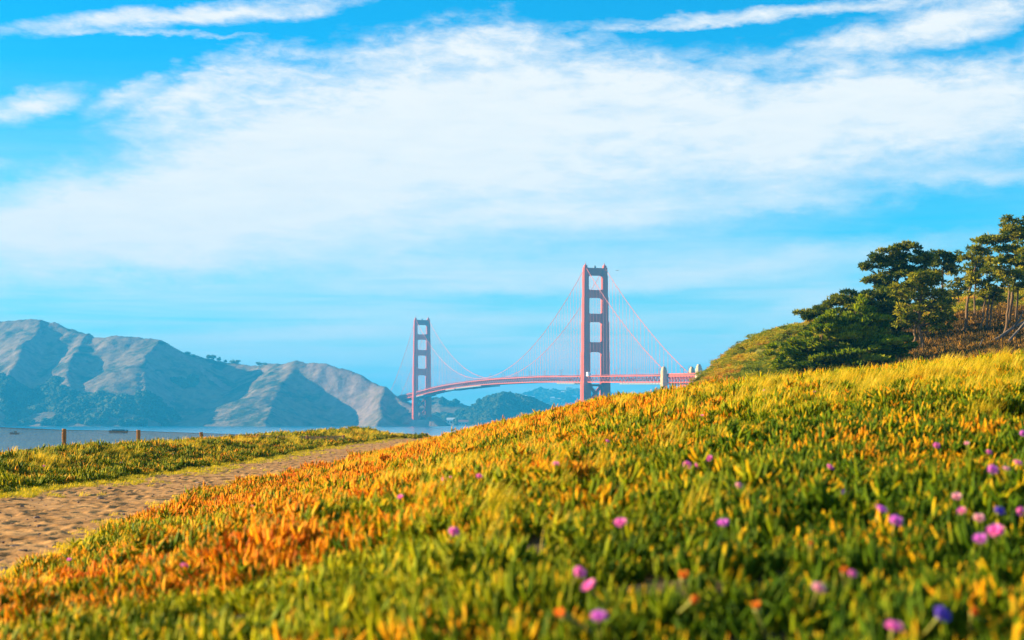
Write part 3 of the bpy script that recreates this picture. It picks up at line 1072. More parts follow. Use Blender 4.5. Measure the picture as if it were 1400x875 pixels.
building("boathouse", 617, 580, 22, 12, 11, 5, WHITE, WHITE, "white boathouse on the far shore right of the far bridge tower", "building", shore, windows=3)
building("boathouse", 640, 581, 46, 14, 7, 5, PALE_W, RED_R, "long low shed with dull red roof on the far shore", "building", shore, windows=6)
building("boathouse", 604, 583, 16, 10, 7, 4, PALE_W, RED_R, "small red roofed hut on the shore just right of the far tower pier", "building", shore, windows=2)
building("warehouse", 668, 582, 34, 12, 9, 3, PALE_W, STEEL_G, "pale grey roofed shed on the far shore, rightmost of the waterside row", "building", shore, windows=4)


def farhit(u, v):
    return hill_hit(u, v, f_x, f_y, FZ, 6900, 8300)


hrnd = random.Random(3)
hs = [(755, 547), (742, 541), (770, 540), (778, 533), (785, 545), (790, 551), (776, 552), (764, 556), (750, 560), (741, 567), (757, 569), (770, 563), (782, 568),
      (792, 560), (760, 575), (748, 574), (728, 547), (718, 544), (836, 548), (845, 546), (851, 551), (862, 549), (870, 546), (878, 549), (840, 553), (888, 546), (773, 572), (787, 574), (735, 553), (765, 549)]
for k, (u, v) in enumerate(hs):
    building("house", u, v, hrnd.uniform(16, 34), hrnd.uniform(12, 18), hrnd.uniform(8, 14), hrnd.uniform(3, 5), WHITE if k % 3 else PALE_W, PALE_W if k % 2 else WHITE,
             "tiny pale house on the far hazy blue hillside under the bridge", "house", farhit, "houses on the far hillside")

# bird beside the near tower
bm_ = plain("bird_plumage", (.05, .05, .055), (.12, .12, .13), 4, .8)
p = at(844, 370, 620)
r = empty("bird", p); tag(r, "dark bird gliding right of the near tower top", "bird")
mb = MB(); mb.tube([(-.28, 0, 0), (-.15, 0, .02), (.05, 0, .03), (.2, 0, .04), (.28, 0, .05)], [.02, .07, .09, .05, .015], 8)
for sd in (-1, 1):
    mb.add([(-.10, sd * .05, .04), (.12, sd * .05, .05), (.14, sd * .4, .22), (-.02, sd * .42, .21), (.02, sd * .85, .12), (-.06, sd * .8, .115),
            (-.10, sd * .05, .025), (.12, sd * .05, .035), (.14, sd * .4, .205), (-.02, sd * .42, .195), (.02, sd * .85, .115), (-.06, sd * .8, .11)],
           [(0, 1, 2, 3), (3, 2, 4, 5), (6, 9, 8, 7), (9, 11, 10, 8), (1, 7, 8, 2), (2, 8, 10, 4), (0, 3, 9, 6), (3, 5, 11, 9), (4, 10, 11, 5)])
ob = mb.build("body", bm_, r); r.rotation_euler = (0, math.radians(25), math.radians(60))

# ------------------------------------------------------------------ fence above the beach
WOODP = MT("weathered_post", .9, .1)
wn = WOODP.noise(9, 6, .6, 1, 1, .12)
WOODP.color(WOODP.ramp(wn, [(.3, (.24, .10, .035)), (.6, (.46, .22, .08)), (.8, (.55, .30, .12))])).bump(wn, .5, .02)
WIRE = plain("galvanised_wire", (.16, .12, .07), (.30, .22, .12), 6, .7)
fpost = [(-30, 582, 54), (88, 587, 60), (189, 588.5, 66), (275, 591.5, 72), (352, 594, 79), (420, 596, 88), (470, 595, 97)]
fr = empty("mesh_fence", tuple(at(88, 640, 60)))
tag(fr, "wire mesh fence on round brown wooden posts above the water left of the path", "fence")
F0 = np.array(fr.location)
tops = []
for u, v, Y in fpost:
    p = np.array(at(u, v, Y)); gz_ = float(land(np.array([p[0]]), np.array([p[1]]))[0])
    tops.append(p)
    mb = MB()
    zs = np.linspace(gz_ - .4, p[2] + .02, 7)
    mb.tube([(p[0] + random.gauss(0, .006), p[1], z) for z in zs], [.075 + random.gauss(0, .003) for _ in zs], 10)
    mb.build("post", WOODP.m, fr, F0)
mb = MB()
for a, b in zip(tops[:-1], tops[1:]):
    a = a - UZ * .03; b = b - UZ * .03
    ln = np.linalg.norm((b - a)[:2]); n = int(ln / .095); Hh = 1.05
    for k in range(-int(Hh / .095), n + 1):
        for sg in (1, -1):
            s0 = k * .095; s1 = s0 + Hh                       # a diagonal wire over the full height
            t0, t1 = max(0, -s0) / Hh, min(Hh, ln - s0) / Hh
            if t1 - t0 < .02: continue
            def pt(t):
                s = s0 + t * Hh
                zt = t if sg > 0 else 1 - t
                return a + (b - a) * (s / ln) - UZ * Hh * zt
            mb.bar(pt(t0), pt(t1), .0075, .0075)
    mb.bar(a, b, .014, .014); mb.bar(a - UZ * Hh, b - UZ * Hh, .012, .012)
mb.build("wire_mesh", WIRE, fr, F0)
for p, (u, v, Y) in zip(tops, fpost):
    pass

# ------------------------------------------------------------------ ice plant, grass
ice = MT("ice_plant_leaf", .5, .04)
red = ice.attr('red', 'INSTANCER'); rnd = ice.attr('rnd'); tip = ice.attr('tip')
big = ice.noise(.9, 3)
green = ice.ramp(ice.math('ADD', ice.math('MULTIPLY', rnd, .65), ice.math('MULTIPLY', big, .35)),
                 [(.2, (.035, .085, .002)), (.40, (.14, .20, .002)), (.60, (.36, .35, .003)), (.88, (.66, .50, .006))])
rust = ice.ramp(rnd, [(.1, (.34, .045, .004)), (.45, (.62, .15, .004)), (.75, (.70, .32, .005)), (1.0, (.66, .44, .008))])
fac = ice.math('ADD', red, ice.math('MULTIPLY', ice.math('SUBTRACT', rnd, .5), 1.15))
fac = ice.math('ADD', fac, ice.math('MULTIPLY', ice.math('SUBTRACT', tip, .6), .5))
lush = ice.attr('lush', 'INSTANCER')
deep = ice.ramp(rnd, [(.15, (.018, .055, .002)), (.6, (.075, .14, .003)), (.92, (.26, .29, .004))])
green = ice.mix(lush, green, deep)
icol = ice.mix(ice.ramp(fac, [(.40, 0.0), (.62, 1.0)]), green, rust)
ice.color(icol).translucent(.28, (1.5, 1.35, .4))


def leaf(V, F, T, R, base, az, tilt, ln, wd, bend, r, seg=4):
    """three sided succulent finger; base point, azimuth, tilt from vertical"""
    k0 = sum(len(q) for q in V)
    rings = []
    p = np.array(base, float); th = tilt
    ca, sa = math.cos(az), math.sin(az)
    side = np.array((-sa, ca, 0))
    for i in range(seg + 1):
        t = i / seg
        dirv = np.array((math.sin(th) * ca, math.sin(th) * sa, math.cos(th)))
        nrm_ = np.cross(dirv, side)
        w = wd * (1.0 - .08 * i) * (math.sqrt(max(0, 1 - t**3)) if i < seg else .02) * (.75 + .5 * t * (1 - t) * 2)
        rings.append([p + side * w * .5, p - side * w * .5, p + nrm_ * w * .62])
        p = p + dirv * ln / seg
        th = th - bend / seg
    V.append(np.array(rings).reshape(-1, 3))
    for i in range(seg):
        a = k0 + i * 3
        for k in range(3):
            F.append((a + k, a + (k + 1) % 3, a + 3 + (k + 1) % 3, a + 3 + k))
    T += [i / seg for i in range(seg + 1) for _ in range(3)]
    R += [r] * (3 * (seg + 1))


def ice_clump(seed, style=0):
    r = random.Random(seed)
    tl, th_, ll, lh, sp = ((.12, .75, .06, .105, .13), (.5, 1.25, .055, .10, .19), (.05, .55, .07, .115, .10))[style]
    V, F, T, R = [], [], [], []
    for k in range(16):                                   # shoots
        q = math.sqrt(r.random()) * sp; a = r.random() * 6.283
        bx, by = q * math.cos(a), q * math.sin(a)
        h0 = r.uniform(-.02, .035)
        sr = r.random()
        az0 = r.random() * 6.28
        for j in range(r.choice((3, 4, 5))):
            az = az0 + j * 2.1 + r.uniform(-.4, .4)
            leaf(V, F, T, R, (bx, by, h0 + .008 * j), az, r.uniform(tl, th_), r.uniform(ll, lh), r.uniform(.014, .021), r.uniform(.2, .6),
                 min(1, max(0, .6 * sr + .4 * r.random())))
    return mesh_data("ice_plant_tuft", np.concatenate(V), F, ice.m, True, {'tip': T, 'rnd': R})


ice_protos = proto_collection("ice_plant_tufts", [ice_clump(100 + i, (0, 0, 0, 0, 1, 1, 1, 2, 2, 2)[i]) for i in range(10)])


def frustum_pts(y0, y1, dens, margin=1.30, extra=2.0):
    """random ground points with density dens(y) inside a generous wedge in front of the camera"""
    ys = np.linspace(y0, y1, 400)
    wdt = 2 * (.30 * margin * ys + extra)
    w = wdt * dens(ys)
    cum = np.concatenate([[0], np.cumsum((w[1:] + w[:-1]) / 2 * np.diff(ys))])
    n = int(cum[-1])
    y = np.interp(rng.random(n) * cum[-1], cum, ys)
    x = (rng.random(n) * 2 - 1) * (.30 * margin * y + extra)
    return x, y


def cover_mask(x, y):
    l, r = path_edges(y)
    out = np.maximum(l - x, x - r)                    # >0 outside the path
    ok = (out > .02 + .35 * rng.random(len(x))**2) | ((y > 146))
    ok &= (x > -19) & (y < 150)
    ok &= ~((x > 10) & (y > 70))
    ok &= ~((y > 70) & (x > 0) & (y < 100))
    return ok


x, y = frustum_pts(2.2, 150, lambda q: 75 * np.minimum(1, (12 / q)**1.15))
ok = cover_mask(x, y) & (fbm(x / .55, y / .75, 3, 49) > -.34); x, y = x[ok], y[ok]
z = land(x, y)
n = len(x)
size_n = 1 + .45 * fbm(x / 1.1, y / 1.1, 3, 48)
sc0 = (size_n * np.maximum(1, y / 12)**.30) * rng.uniform(.75, 1.3, n)
l_, r_ = path_edges(y)
# redness: strong along the path's right side and on the crest, weak in the green corner on the right and on the left bank
redn = .13 + .34 * fbm(x / 2.0, y / 3.0, 3, 51) + .50 * fbm(x / .45, y / .6, 2, 52)
ang = x / np.maximum(y, 1)
redn += .33 * np.exp(-((ang + .13) / .16)**2) * np.clip((y - 5) / 6, 0, 1)
redn += .16 * np.clip((-.06 - ang) / .12, 0, 1) * np.clip((14 - y) / 6, 0, 1)
redn += .16 * np.clip((y - 18) / 20, 0, 1) * (x > r_)
redn -= .22 * np.clip((ang - .02) / .15, 0, 1) * np.clip((26 - y) / 14, 0, 1)
redn -= .34 * (x < l_)
redn = np.clip(redn, 0, .95)
lushn = np.clip(.02 + 1.05 * np.clip((ang + .06) / .22, 0, 1) * np.clip((30 - y) / 18, 0, 1) + .25 * np.clip((8 - y) / 4, 0, 1) + .45 * (x < l_) + .6 * fbm(x / 1.6, y / 2.2, 3, 53), 0, 1)
rot = np.stack([rng.normal(0, .2, n), rng.normal(.08, .2, n), rng.random(n) * 6.283], 1)
cover = scatter("ice_plant_cover", np.stack([x, y, z], 1), rot, sc0, rng.integers(0, 10, n), ice_protos, {'red': redn, 'lush': lushn})
tag(cover, "mat of upright green and rust tipped succulent leaves covering the slope", "ground cover", kind='stuff')
print("ice clumps", n)

gr = MT("golden_grass", .6, .2)
gc = gr.ramp(gr.math('ADD', gr.math('MULTIPLY', gr.attr('rnd'), .6), gr.math('MULTIPLY', gr.attr('dry', 'INSTANCER'), .5)),
             [(.15, (.10, .15, .008)), (.38, (.34, .33, .006)), (.68, (.64, .46, .012)), (.95, (.74, .55, .06))])
gr.color(gc).translucent(.45, (1.4, 1.2, .8))


def grass_tuft(seed, nb=46, h=(.22, .45), spread=.10, lean=.9, width=.0035):
    r = random.Random(seed)
    V, F, T, R = [], [], [], []
    k0 = 0
    for k in range(nb):
        q = math.sqrt(r.random()) * spread; a = r.random() * 6.283
        p = np.array((q * math.cos(a), q * math.sin(a), -.01))
        ln = r.uniform(*h); az = r.gauss(0, .55); th = abs(r.gauss(.12, .15)); bend = r.uniform(.5, 1.3) * lean
        side0 = np.array((math.cos(r.random() * 6.28), math.sin(r.random() * 6.28), 0))
        seg = 5; pts = []
        rv = r.random()
        for i in range(seg + 1):
            t = i / seg
            dv = np.array((math.sin(th) * math.cos(az), math.sin(th) * math.sin(az), math.cos(th)))
            w = width * (1.2 - t * 1.05) * (1 + (2.2 if (rv > .6 and .62 < t < .95) else 0))
            pts += [p + side0 * w, p - side0 * w]
            p = p + dv * ln / seg
            th += bend / seg * (.4 + 1.2 * t)
        V.append(np.array(pts))
        for i in range(seg):
            F.append((k0 + 2 * i, k0 + 2 * i + 1, k0 + 2 * i + 3, k0 + 2 * i + 2))
        k0 += 2 * (seg + 1); T += [0] * (2 * (seg + 1)); R += [rv] * (2 * (seg + 1))
    return mesh_data("grass_tuft", np.concatenate(V), F, gr.m, True, {'rnd': R})


grass_protos = proto_collection("grass_tufts", [grass_tuft(300 + i) for i in range(5)] + [grass_tuft(340 + i, 90, (.35, .62), .09, 1.7, .0022) for i in range(3)] + [grass_tuft(320 + i, 60, (.05, .12), .09, .5, .003) for i in range(2)])
# patches of wind-blown grass: ground spots read off the photograph (u, v, radius m, tufts)
patches = [(500, 640, 1.6, 260), (560, 612, 2.2, 260), (610, 600, 2.4, 120), (650, 600, 2.2, 110), (540, 660, 1.2, 170), (700, 590, 2.0, 60), (470, 600, 3.0, 170), (400, 605, 2.2, 90),
           (330, 603, 2.2, 100), (250, 612, 2.0, 90), (160, 622, 2.2, 110), (60, 632, 2.0, 110), (10, 640, 1.6, 70), (520, 596, 4.0, 220), (600, 590, 4.0, 150),
           (980, 535, 1.6, 110), (1040, 530, 1.6, 170), (1100, 530, 1.6, 200), (1160, 522, 1.6, 220), (1210, 520, 1.6, 220), (1260, 515, 1.6, 200), (1330, 508, 1.4, 150), (1370, 520, 1.0, 80),
           (1020, 548, 1.2, 110), (1090, 552, 1.0, 80), (1170, 545, 1.0, 90), (930, 552, 1.4, 60), (860, 556, 1.6, 50), (1340, 530, .8, 50), (1240, 540, .8, 60),
           (760, 640, .7, 26), (690, 680, .5, 18), (880, 600, .8, 24), (640, 640, 1.0, 120), (600, 670, .6, 50), (700, 625, .9, 60), (1320, 560, .6, 30), (700, 720, .25, 5), (990, 690, .15, 4), (740, 605, 1.2, 40), (1290, 500, 1.0, 80)]
gx_, gy_, gp_, gs_, gd_ = [], [], [], [], []
for u, v, rad, cnt in patches:
    c = ground_hit(u, v, .12)
    cnt = int(cnt * ((.26 if u > 900 else .45) if c.y > 16 else .35))
    a = rng.random(cnt) * 6.283; q = np.abs(rng.normal(0, .6, cnt)) * rad
    X = c.x + q * np.cos(a); Y = c.y + q * np.sin(a) * 1.6
    l2, r2 = path_edges(Y)
    k = ((X < l2) | (X > r2)) & (Y > 2.5)
    X, Y = X[k], Y[k]
    gx_.append(X); gy_.append(Y); gp_.append(rng.integers(0, 5, len(X))); gs_.append(rng.uniform(.5, 1.0, len(X)) * (.55 + .45 * min(1, c.y / 30)) * (1 + max(0, c.y - 30) / 200)); gd_.append(rng.uniform(.1, .85, len(X)))
# feathery plumes bowed by the wind
for u, v, cnt in [(1330, 494, 26), (1348, 502, 22), (1310, 507, 20), (1365, 492, 22), (1390, 503, 18), (1216, 514, 20), (1182, 517, 20), (1262, 510, 18), (1120, 517, 16), (1150, 516, 16), (1285, 506, 14),
                  (1090, 520, 14), (1060, 522, 12), (1035, 526, 10), (500, 632, 16), (530, 618, 16), (560, 606, 16), (620, 602, 14), (480, 650, 12), (600, 625, 14), (980, 530, 10), (1340, 520, 14), (1240, 528, 10)]:
    c = ground_hit(u, v + 8, .1)
    cnt = max(4, int(cnt * .55))
    X = c.x + rng.normal(0, .35, cnt); Y = c.y + rng.normal(0, .5, cnt)
    gx_.append(X); gy_.append(Y); gp_.append(rng.integers(5, 8, cnt)); gs_.append(rng.uniform(.42, .85, cnt) * min(1.1, max(.6, c.y / 28))); gd_.append(rng.uniform(.2, .75, cnt))
# thin single tufts everywhere on the slope
x, y = frustum_pts(7, 62, lambda q: .6 + 0 * q)
ok = cover_mask(x, y); x, y = x[ok], y[ok]
gx_.append(x); gy_.append(y); gp_.append(rng.integers(0, 5, len(x))); gs_.append(rng.uniform(.4, .7, len(x))); gd_.append(rng.uniform(0, 1, len(x)))
# low turf along the left edge of the path
y = np.exp(rng.uniform(math.log(18), math.log(120), 1900)); l3, r3 = path_edges(y)
x = l3 + np.abs(rng.normal(0, .55, len(y))) * np.where(fbm(y / 3, y * 0, 2, 77) > -.1, 1.2, .4)
gx_.append(x); gy_.append(y); gp_.append(rng.integers(8, 10, len(x))); gs_.append(rng.uniform(.6, 1.3, len(x))); gd_.append(rng.uniform(0, .16, len(x)))
y = np.exp(rng.uniform(math.log(9), math.log(90), 700)); l3, r3 = path_edges(y)
x = r3 - np.abs(rng.normal(0, .22, len(y)))
gx_.append(x); gy_.append(y); gp_.append(rng.integers(8, 10, len(x))); gs_.append(rng.uniform(.5, 1.1, len(x))); gd_.append(rng.uniform(0, .6, len(x)))
x, y = np.concatenate(gx_), np.concatenate(gy_)
n = len(x)
rot = np.stack([rng.normal(0, .1, n), rng.normal(0, .1, n), rng.normal(-.1, .45, n)], 1)
tag(scatter("grass", np.stack([x, y, land(x, y)], 1), rot, np.concatenate(gs_), np.concatenate(gp_), grass_protos, {'dry': np.concatenate(gd_)}),
    "golden wind-blown grass in tufts among the succulent mat", "grass", kind='stuff')
print("grass tufts", n)

# ------------------------------------------------------------------ flowers
STEM = plain("flower_calyx", (.16, .20, .03), (.26, .24, .04), 40, .6)


def petal_mat(name, c1, c2):
    m = MT(name, .5, .2)
    m.color(m.ramp(m.attr('t'), [(0.0, c2), (.45, c1), (1.0, c1)])).translucent(.4, (1.2, 1.1, 1.2))
    return m.m


PET = {'pink': petal_mat("pink_petal", (.84, .22, .60), (.92, .60, .76)), 'purple': petal_mat("purple_petal", (.72, .20, .70), (.86, .55, .82)),
       'violet': petal_mat("violet_petal", (.16, .10, .60), (.30, .2, .7)), 'pale': petal_mat("pale_pink_petal", (.85, .45, .55), (.9, .7, .6)),
       'orange': petal_mat("withered_petal", (.75, .24, .03), (.70, .10, .12))}
CENT = plain("flower_center", (.75, .50, .06), (.85, .65, .15), 90, .7)


def flower_meshes(kind, seed):
    r = random.Random(seed)
    mb = MB(); T = []
    withered = kind == 'orange'
    for ring, (n, el, rad) in enumerate(((26, .35, .036), (22, .75, .032), (16, 1.05, .026)) if not withered else ((16, 1.1, .026), (12, 1.35, .024))):
        for k in range(n):
            a = 6.283 * k / n + r.uniform(-.08, .08) + ring * .1
            ca, sa = math.cos(a), math.sin(a); sd = np.array((-sa, ca, 0))
            e = el + r.uniform(-.12, .12); ln = rad * r.uniform(.9, 1.1)
            p = np.array((ca * .006, sa * .006, 0.012)); pts = []
            w0 = .0030
            for i in range(4):
                t = i / 3
                w = w0 * (.6 + .9 * t if i < 3 else .5)
                pts += [p + sd * w, p - sd * w]; T += [t, t]
                p = p + np.array((math.cos(e) * ca, math.cos(e) * sa, math.sin(e))) * ln / 3
                e += .12
            mb.add(pts, [(0, 1, 3, 2), (2, 3, 5, 4), (4, 5, 7, 6)])
    v = np.concatenate(mb.v)
    petals = mesh_data("petals", v, mb.f, PET[kind], True, {'t': T})
    c = MB(); c.tube([(0, 0, .010), (0, 0, .016), (0, 0, .020)], [.011, .010, .003], 10)
    center = mesh_data("center", np.concatenate(c.v), c.f, CENT, True)
    s = MB(); s.tube([(0.01, 0, -.12), (.004, 0, -.05), (0, 0, -.012), (0, 0, .004), (0, 0, .013)], [.005, .005, .008, .0125, .0135], 8)
    stem = mesh_data("stem", np.concatenate(s.v), s.f, STEM, True)
    return petals, center, stem


FM = {(k, i): flower_meshes(k, 50 * i + hash(k) % 7 * 0) for k in PET for i in range(2)}
G1 = "pink ice plant flowers on the slope"
G2 = "tiny far flowers dotted over the ice plant"
G3 = "withered orange flower heads"
SMALL = "tiny pink flower dotted far up the ice plant mat"
FL = [
    (849, 720, 'pink', 1.15, "pink flower in the middle of the slope, largest between the two blurred groups of blooms", G1),
    (619, 730, 'pink', 1.0, "lone magenta flower left of the slope's centre amid orange and green leaves", G1),
    (790, 787, 'pink', .95, "pale pink flower above the magenta and orange bloom near the lower middle", G1),
    (808, 806, 'pink', 1.0, "magenta flower with orange base touching the pale pink flower above it", G1),
    (819, 850, 'purple', 1.0, "purple flower at the bottom edge, lowest of the blooms in the middle", G1),
    (989, 719, 'purple', 1.0, "round purple flower standing alone below a yellow grass leaf", G1),
    (1203, 702, 'purple', 1.15, "left flower of the close purple pair on the right slope", G1),
    (1224, 717, 'purple', 1.15, "right, lower flower of the close purple pair on the right slope", G1),
    (1362, 733, 'pink', 1.45, "largest pink purple bloom of the cluster at the right edge", G1),
    (1340, 741, 'purple', 1.05, "dark purple flower left of the largest bloom at the right edge", G1),
    (939, 638, 'pink', 1.1, "left flower of the light pink pair halfway up the slope", G1),
    (954, 638, 'pink', 1.1, "right flower of the light pink pair halfway up the slope", G1),
    (1133, 642, 'pink', .95, "lone small pink flower halfway up the green slope right of the pink pair", G1),
    (1280, 612, 'pink', .95, "pink flower high on the right slope, left of the scattered group at the edge", G1),
    (1322, 609, 'pale', .8, "small pale pink flower high on the right slope near the crest", G1),
    (1351, 621, 'pink', .9, "upright pink flower above the pair by the right edge", G1),
    (1356, 645, 'purple', 1.1, "purple flower lowest in the upper group at the right edge", G1),
    (1375, 644, 'pale', .8, "small pale flower between two purple ones at the right edge", G1),
    (1390, 637, 'pink', 1.1, "rightmost purple pink flower of the upper group at the right edge", G1),
    (1398, 595, 'purple', 1.0, "purple flower cut by the right edge high on the slope", G1),
    (1316, 702, 'pink', .85, "small deep pink flower left of the right edge cluster", G1),
    (1338, 712, 'pale', .95, "pale pink budding flower just above the largest bloom on the right", G1),
    (1308, 683, 'pale', .95, "faded salmon flower above the small deep pink one on the right", G1),
    (1365, 703, 'violet', 1.0, "deep blue violet flower above the largest bloom on the right", G1),
    (1395, 702, 'pink', .9, "shadowed pink flower at the far right edge beside the blue violet one", G1),
    (1221, 865, 'pink', 1.0, "pink flower with pale heart at the bottom right edge", G1),
    (1283, 846, 'violet', 1.05, "deep blue violet flower in the dark leaves at the bottom right", G1),
    (1118, 810, 'pale', .85, "small pale pink flower low on the slope between orange heads", G1),
    (1164, 788, 'pink', .55, "very small pink bud beside an orange withered head low on the right", G1),
    (1009, 667, 'pale', .8, "faint pale pink flower beside the tip of a yellow leaf", G1),
    (1155, 676, 'purple', .6, "small mauve flower in the middle of the right slope", G1),
    (935, 795, 'orange', 1.15, "orange withered head with a magenta tip in the lower middle", G3),
    (775, 845, 'orange', 1.25, "large orange withered head low in the middle left of the purple flower", G3),
    (945, 824, 'orange', 1.0, "orange withered head just below the magenta tipped one", G3),
    (1108, 749, 'orange', .7, "small orange withered head in the green mid slope", G3),
    (1154, 786, 'orange', .85, "orange withered head beside the very small pink bud", G3),
    (1330, 842, 'orange', .95, "orange withered head right of the blue violet flower at the bottom", G3),
    (1036, 838, 'orange', 1.0, "orange withered head low on the slope right of the purple flower", G3),
]
for q in [(970, 629), (760, 637), (607, 657), (616, 655), (345, 694), (294, 725), (95, 768), (251, 777), (548, 683), (518, 650), (656, 596), (1045, 535), (1114, 538), (960, 570), (830, 605), (565, 640), (655, 655)]:
    FL.append((q[0], q[1], 'pink', .9, SMALL, G2))
for q in [(207, 611), (212, 623), (236, 623), (166, 634), (285, 606), (330, 603), (60, 640), (130, 628)]:
    FL.append((q[0], q[1], 'pink' if q[0] != 166 else 'violet', 1.25, "tiny pink flower on the leafy bank between the path and the mesh fence", "flowers on the bank by the fence"))
frn = random.Random(5)
for i, (u, v, kind, s, lab, grp) in enumerate(FL):
    lf = .15 if u > 560 else .13
    p = ground_hit(u, v, lf)
    o = empty("withered_flower" if kind == 'orange' else "flower", (p.x, p.y, p.z + lf))
    tag(o, lab, "flower", grp)
    s *= .76 if kind == 'orange' else .63
    s *= 1.0 if p.y < 14 else min(1.6, 1 + (p.y - 14) * .012)
    o.scale = (s, s, s)
    o.rotation_euler = (frn.gauss(.6, .2), frn.gauss(-.3, .2), frn.random() * .8)
    for nm, me in zip(("petals", "center", "stem"), FM[(kind, i % 2)]):
        if nm == "center" and kind == 'orange': continue
        ch = bpy.data.objects.new(nm, me); COL.objects.link(ch); ch.parent = o

# ------------------------------------------------------------------ stones and twigs
STONE = plain("stone", (.10, .07, .06), (.22, .16, .13), 9, .9, .2, .4)


def stone(u, v, size, label, grp="stones on the path"):
    p = ground_hit(u, v, 0)
    import bmesh
    bm = bmesh.new(); bmesh.ops.create_icosphere(bm, subdivisions=3, radius=1)
    sd = Vector((random.random() * 50, random.random() * 50, 3))
    for w in bm.verts:
        k = 1 + .35 * mnoise.noise(w.co * 1.3 + sd) + .12 * mnoise.noise(w.co * 4 + sd)
        w.co = Vector((w.co.x * size * 1.2, w.co.y * size, w.co.z * size * .7)) * k
    m = bpy.data.meshes.new("stone"); bm.to_mesh(m); bm.free(); m.materials.append(STONE)
    m.polygons.foreach_set('use_smooth', [True] * len(m.polygons))
    o = bpy.data.objects.new("stone", m); COL.objects.link(o); o.location = (p.x, p.y, p.z + size * .25)
    tag(o, label, "stone", grp)


stone(273, 643, .13, "brown stone at the far left edge of the path beside the leafy bank")
stone(5, 787, .075, "dark stone at the bottom left end of the path")
stone(1, 773, .06, "smaller dark stone above the bottom left stone on the path")
stone(60, 770, .035, "small pebble in the lower left of the sand path")
stone(20, 751, .05, "dark pebble on the left edge of the near path")
stone(112, 722, .04, "pebble in the middle of the near path")

# pebbles and dry litter lying on the sand
def chip(seed):
    import bmesh
    bm = bmesh.new(); bmesh.ops.create_icosphere(bm, subdivisions=2, radius=1)
    sd = Vector((seed * 2.3, seed, 0)); st = 1 + 1.6 * (seed % 3 == 2)
    for w in bm.verts:
        k = 1 + .45 * mnoise.noise(w.co * 1.4 + sd)
        w.co = Vector((w.co.x * st, w.co.y * .8, w.co.z * .5)) * k
    m = bpy.data.meshes.new("pebble"); bm.to_mesh(m); bm.free(); m.materials.append(STONE)
    return m


chips = proto_collection("pebble_kinds", [chip(i) for i in range(6)])
yy = np.exp(rng.uniform(math.log(8), math.log(110), 1500)); ll, rr_ = path_edges(yy)
xx = ll + (rr_ - ll) * np.clip(rng.beta(.8, .8, len(yy)), .01, .99)
tag(scatter("pebbles", np.stack([xx, yy, land(xx, yy) + .045], 1), np.stack([0 * xx, 0 * xx, rng.random(len(xx)) * 6.28], 1), np.exp(rng.normal(math.log(.014), .5, len(xx))) * np.maximum(1, yy / 30)**.3,
            rng.integers(0, 6, len(xx)), chips), "small pebbles and dry litter strewn over the sand path", "pebbles", kind='stuff')

TW = plain("dry_twig", (.18, .13, .09), (.40, .31, .22), 20, .9)


def twig(pts, rad, label):
    P = []
    for u, v, lift in pts:
        q = ground_hit(u, v, lift); P.append((q.x, q.y, q.z + lift))
    r = empty("twig", P[0]); tag(r, label, "twig")
    mb = MB(); n = len(P)
    mb.tube(P, [rad * (1 - .5 * k / n) for k in range(n)], 6); mb.build("stem", TW, r, P[0], True)
    mb = MB(); a, b = np.array(P[n // 2]), np.array(P[n // 2 + 1])
    mb.tube([a, a + (b - a) * .6 + UZ * .05, a + (b - a) * 1.1 + UZ * .08], [rad * .6, rad * .4, rad * .2], 5); mb.build("side_shoot", TW, r, P[0], True)


twig([(228, 733, .10), (240, 736, .12), (258, 735, .13), (275, 733, .13), (290, 728, .13), (310, 727, .11), (330, 727, .09)], .010, "bent dry twig lying on the red leaves beside the path")
twig([(420, 712, .10), (430, 708, .12), (445, 704, .13), (460, 700, .10)], .008, "short grey twig caught in the leaves above the bent one")

# ------------------------------------------------------------------ trees on the right-hand hill
BARK = MT("cypress_bark", .95, .1)
bn = BARK.noise(3.0, 6, .65, 1, 1, .15)
BARK.color(BARK.ramp(bn, [(.3, (.07, .045, .028)), (.6, (.18, .115, .065)), (.8, (.27, .19, .115))])).bump(bn, .7, .1)
BARK_G = plain("grey_dead_wood", (.08, .07, .062), (.17, .145, .13), 3, .9)


def foliage_mat(name, d, m_, l, amt=.34):
    f = MT(name, .8, .04)
    f.color(f.ramp(f.attr('rnd'), [(.05, d), (.5, m_), (.95, l)])).translucent(amt, (1.3, 1.25, .8))
    return f.m


F_CYP = foliage_mat("cypress_foliage", (.018, .045, .006), (.085, .12, .010), (.28, .26, .02))
F_SHR = foliage_mat("cypress_shrub_foliage", (.04, .095, .004), (.15, .22, .006), (.36, .37, .012))
F_PIN = foliage_mat("pine_foliage", (.04, .075, .006), (.16, .18, .010), (.40, .34, .02))


def pad_points(c, rx, ry, rz, n, r):
    d = r.normal(size=(n, 3)); d /= np.linalg.norm(d, axis=1)[:, None]
    q = r.random(n)**.42 * np.where(r.random(n) < .10, r.uniform(1.1, 1.6, n), 1.0)
    p = d * q[:, None] * np.array((rx, ry, rz))
    p[:, 2] = np.where(p[:, 2] < 0, p[:, 2] * .55, p[:, 2])
    return c + p, d


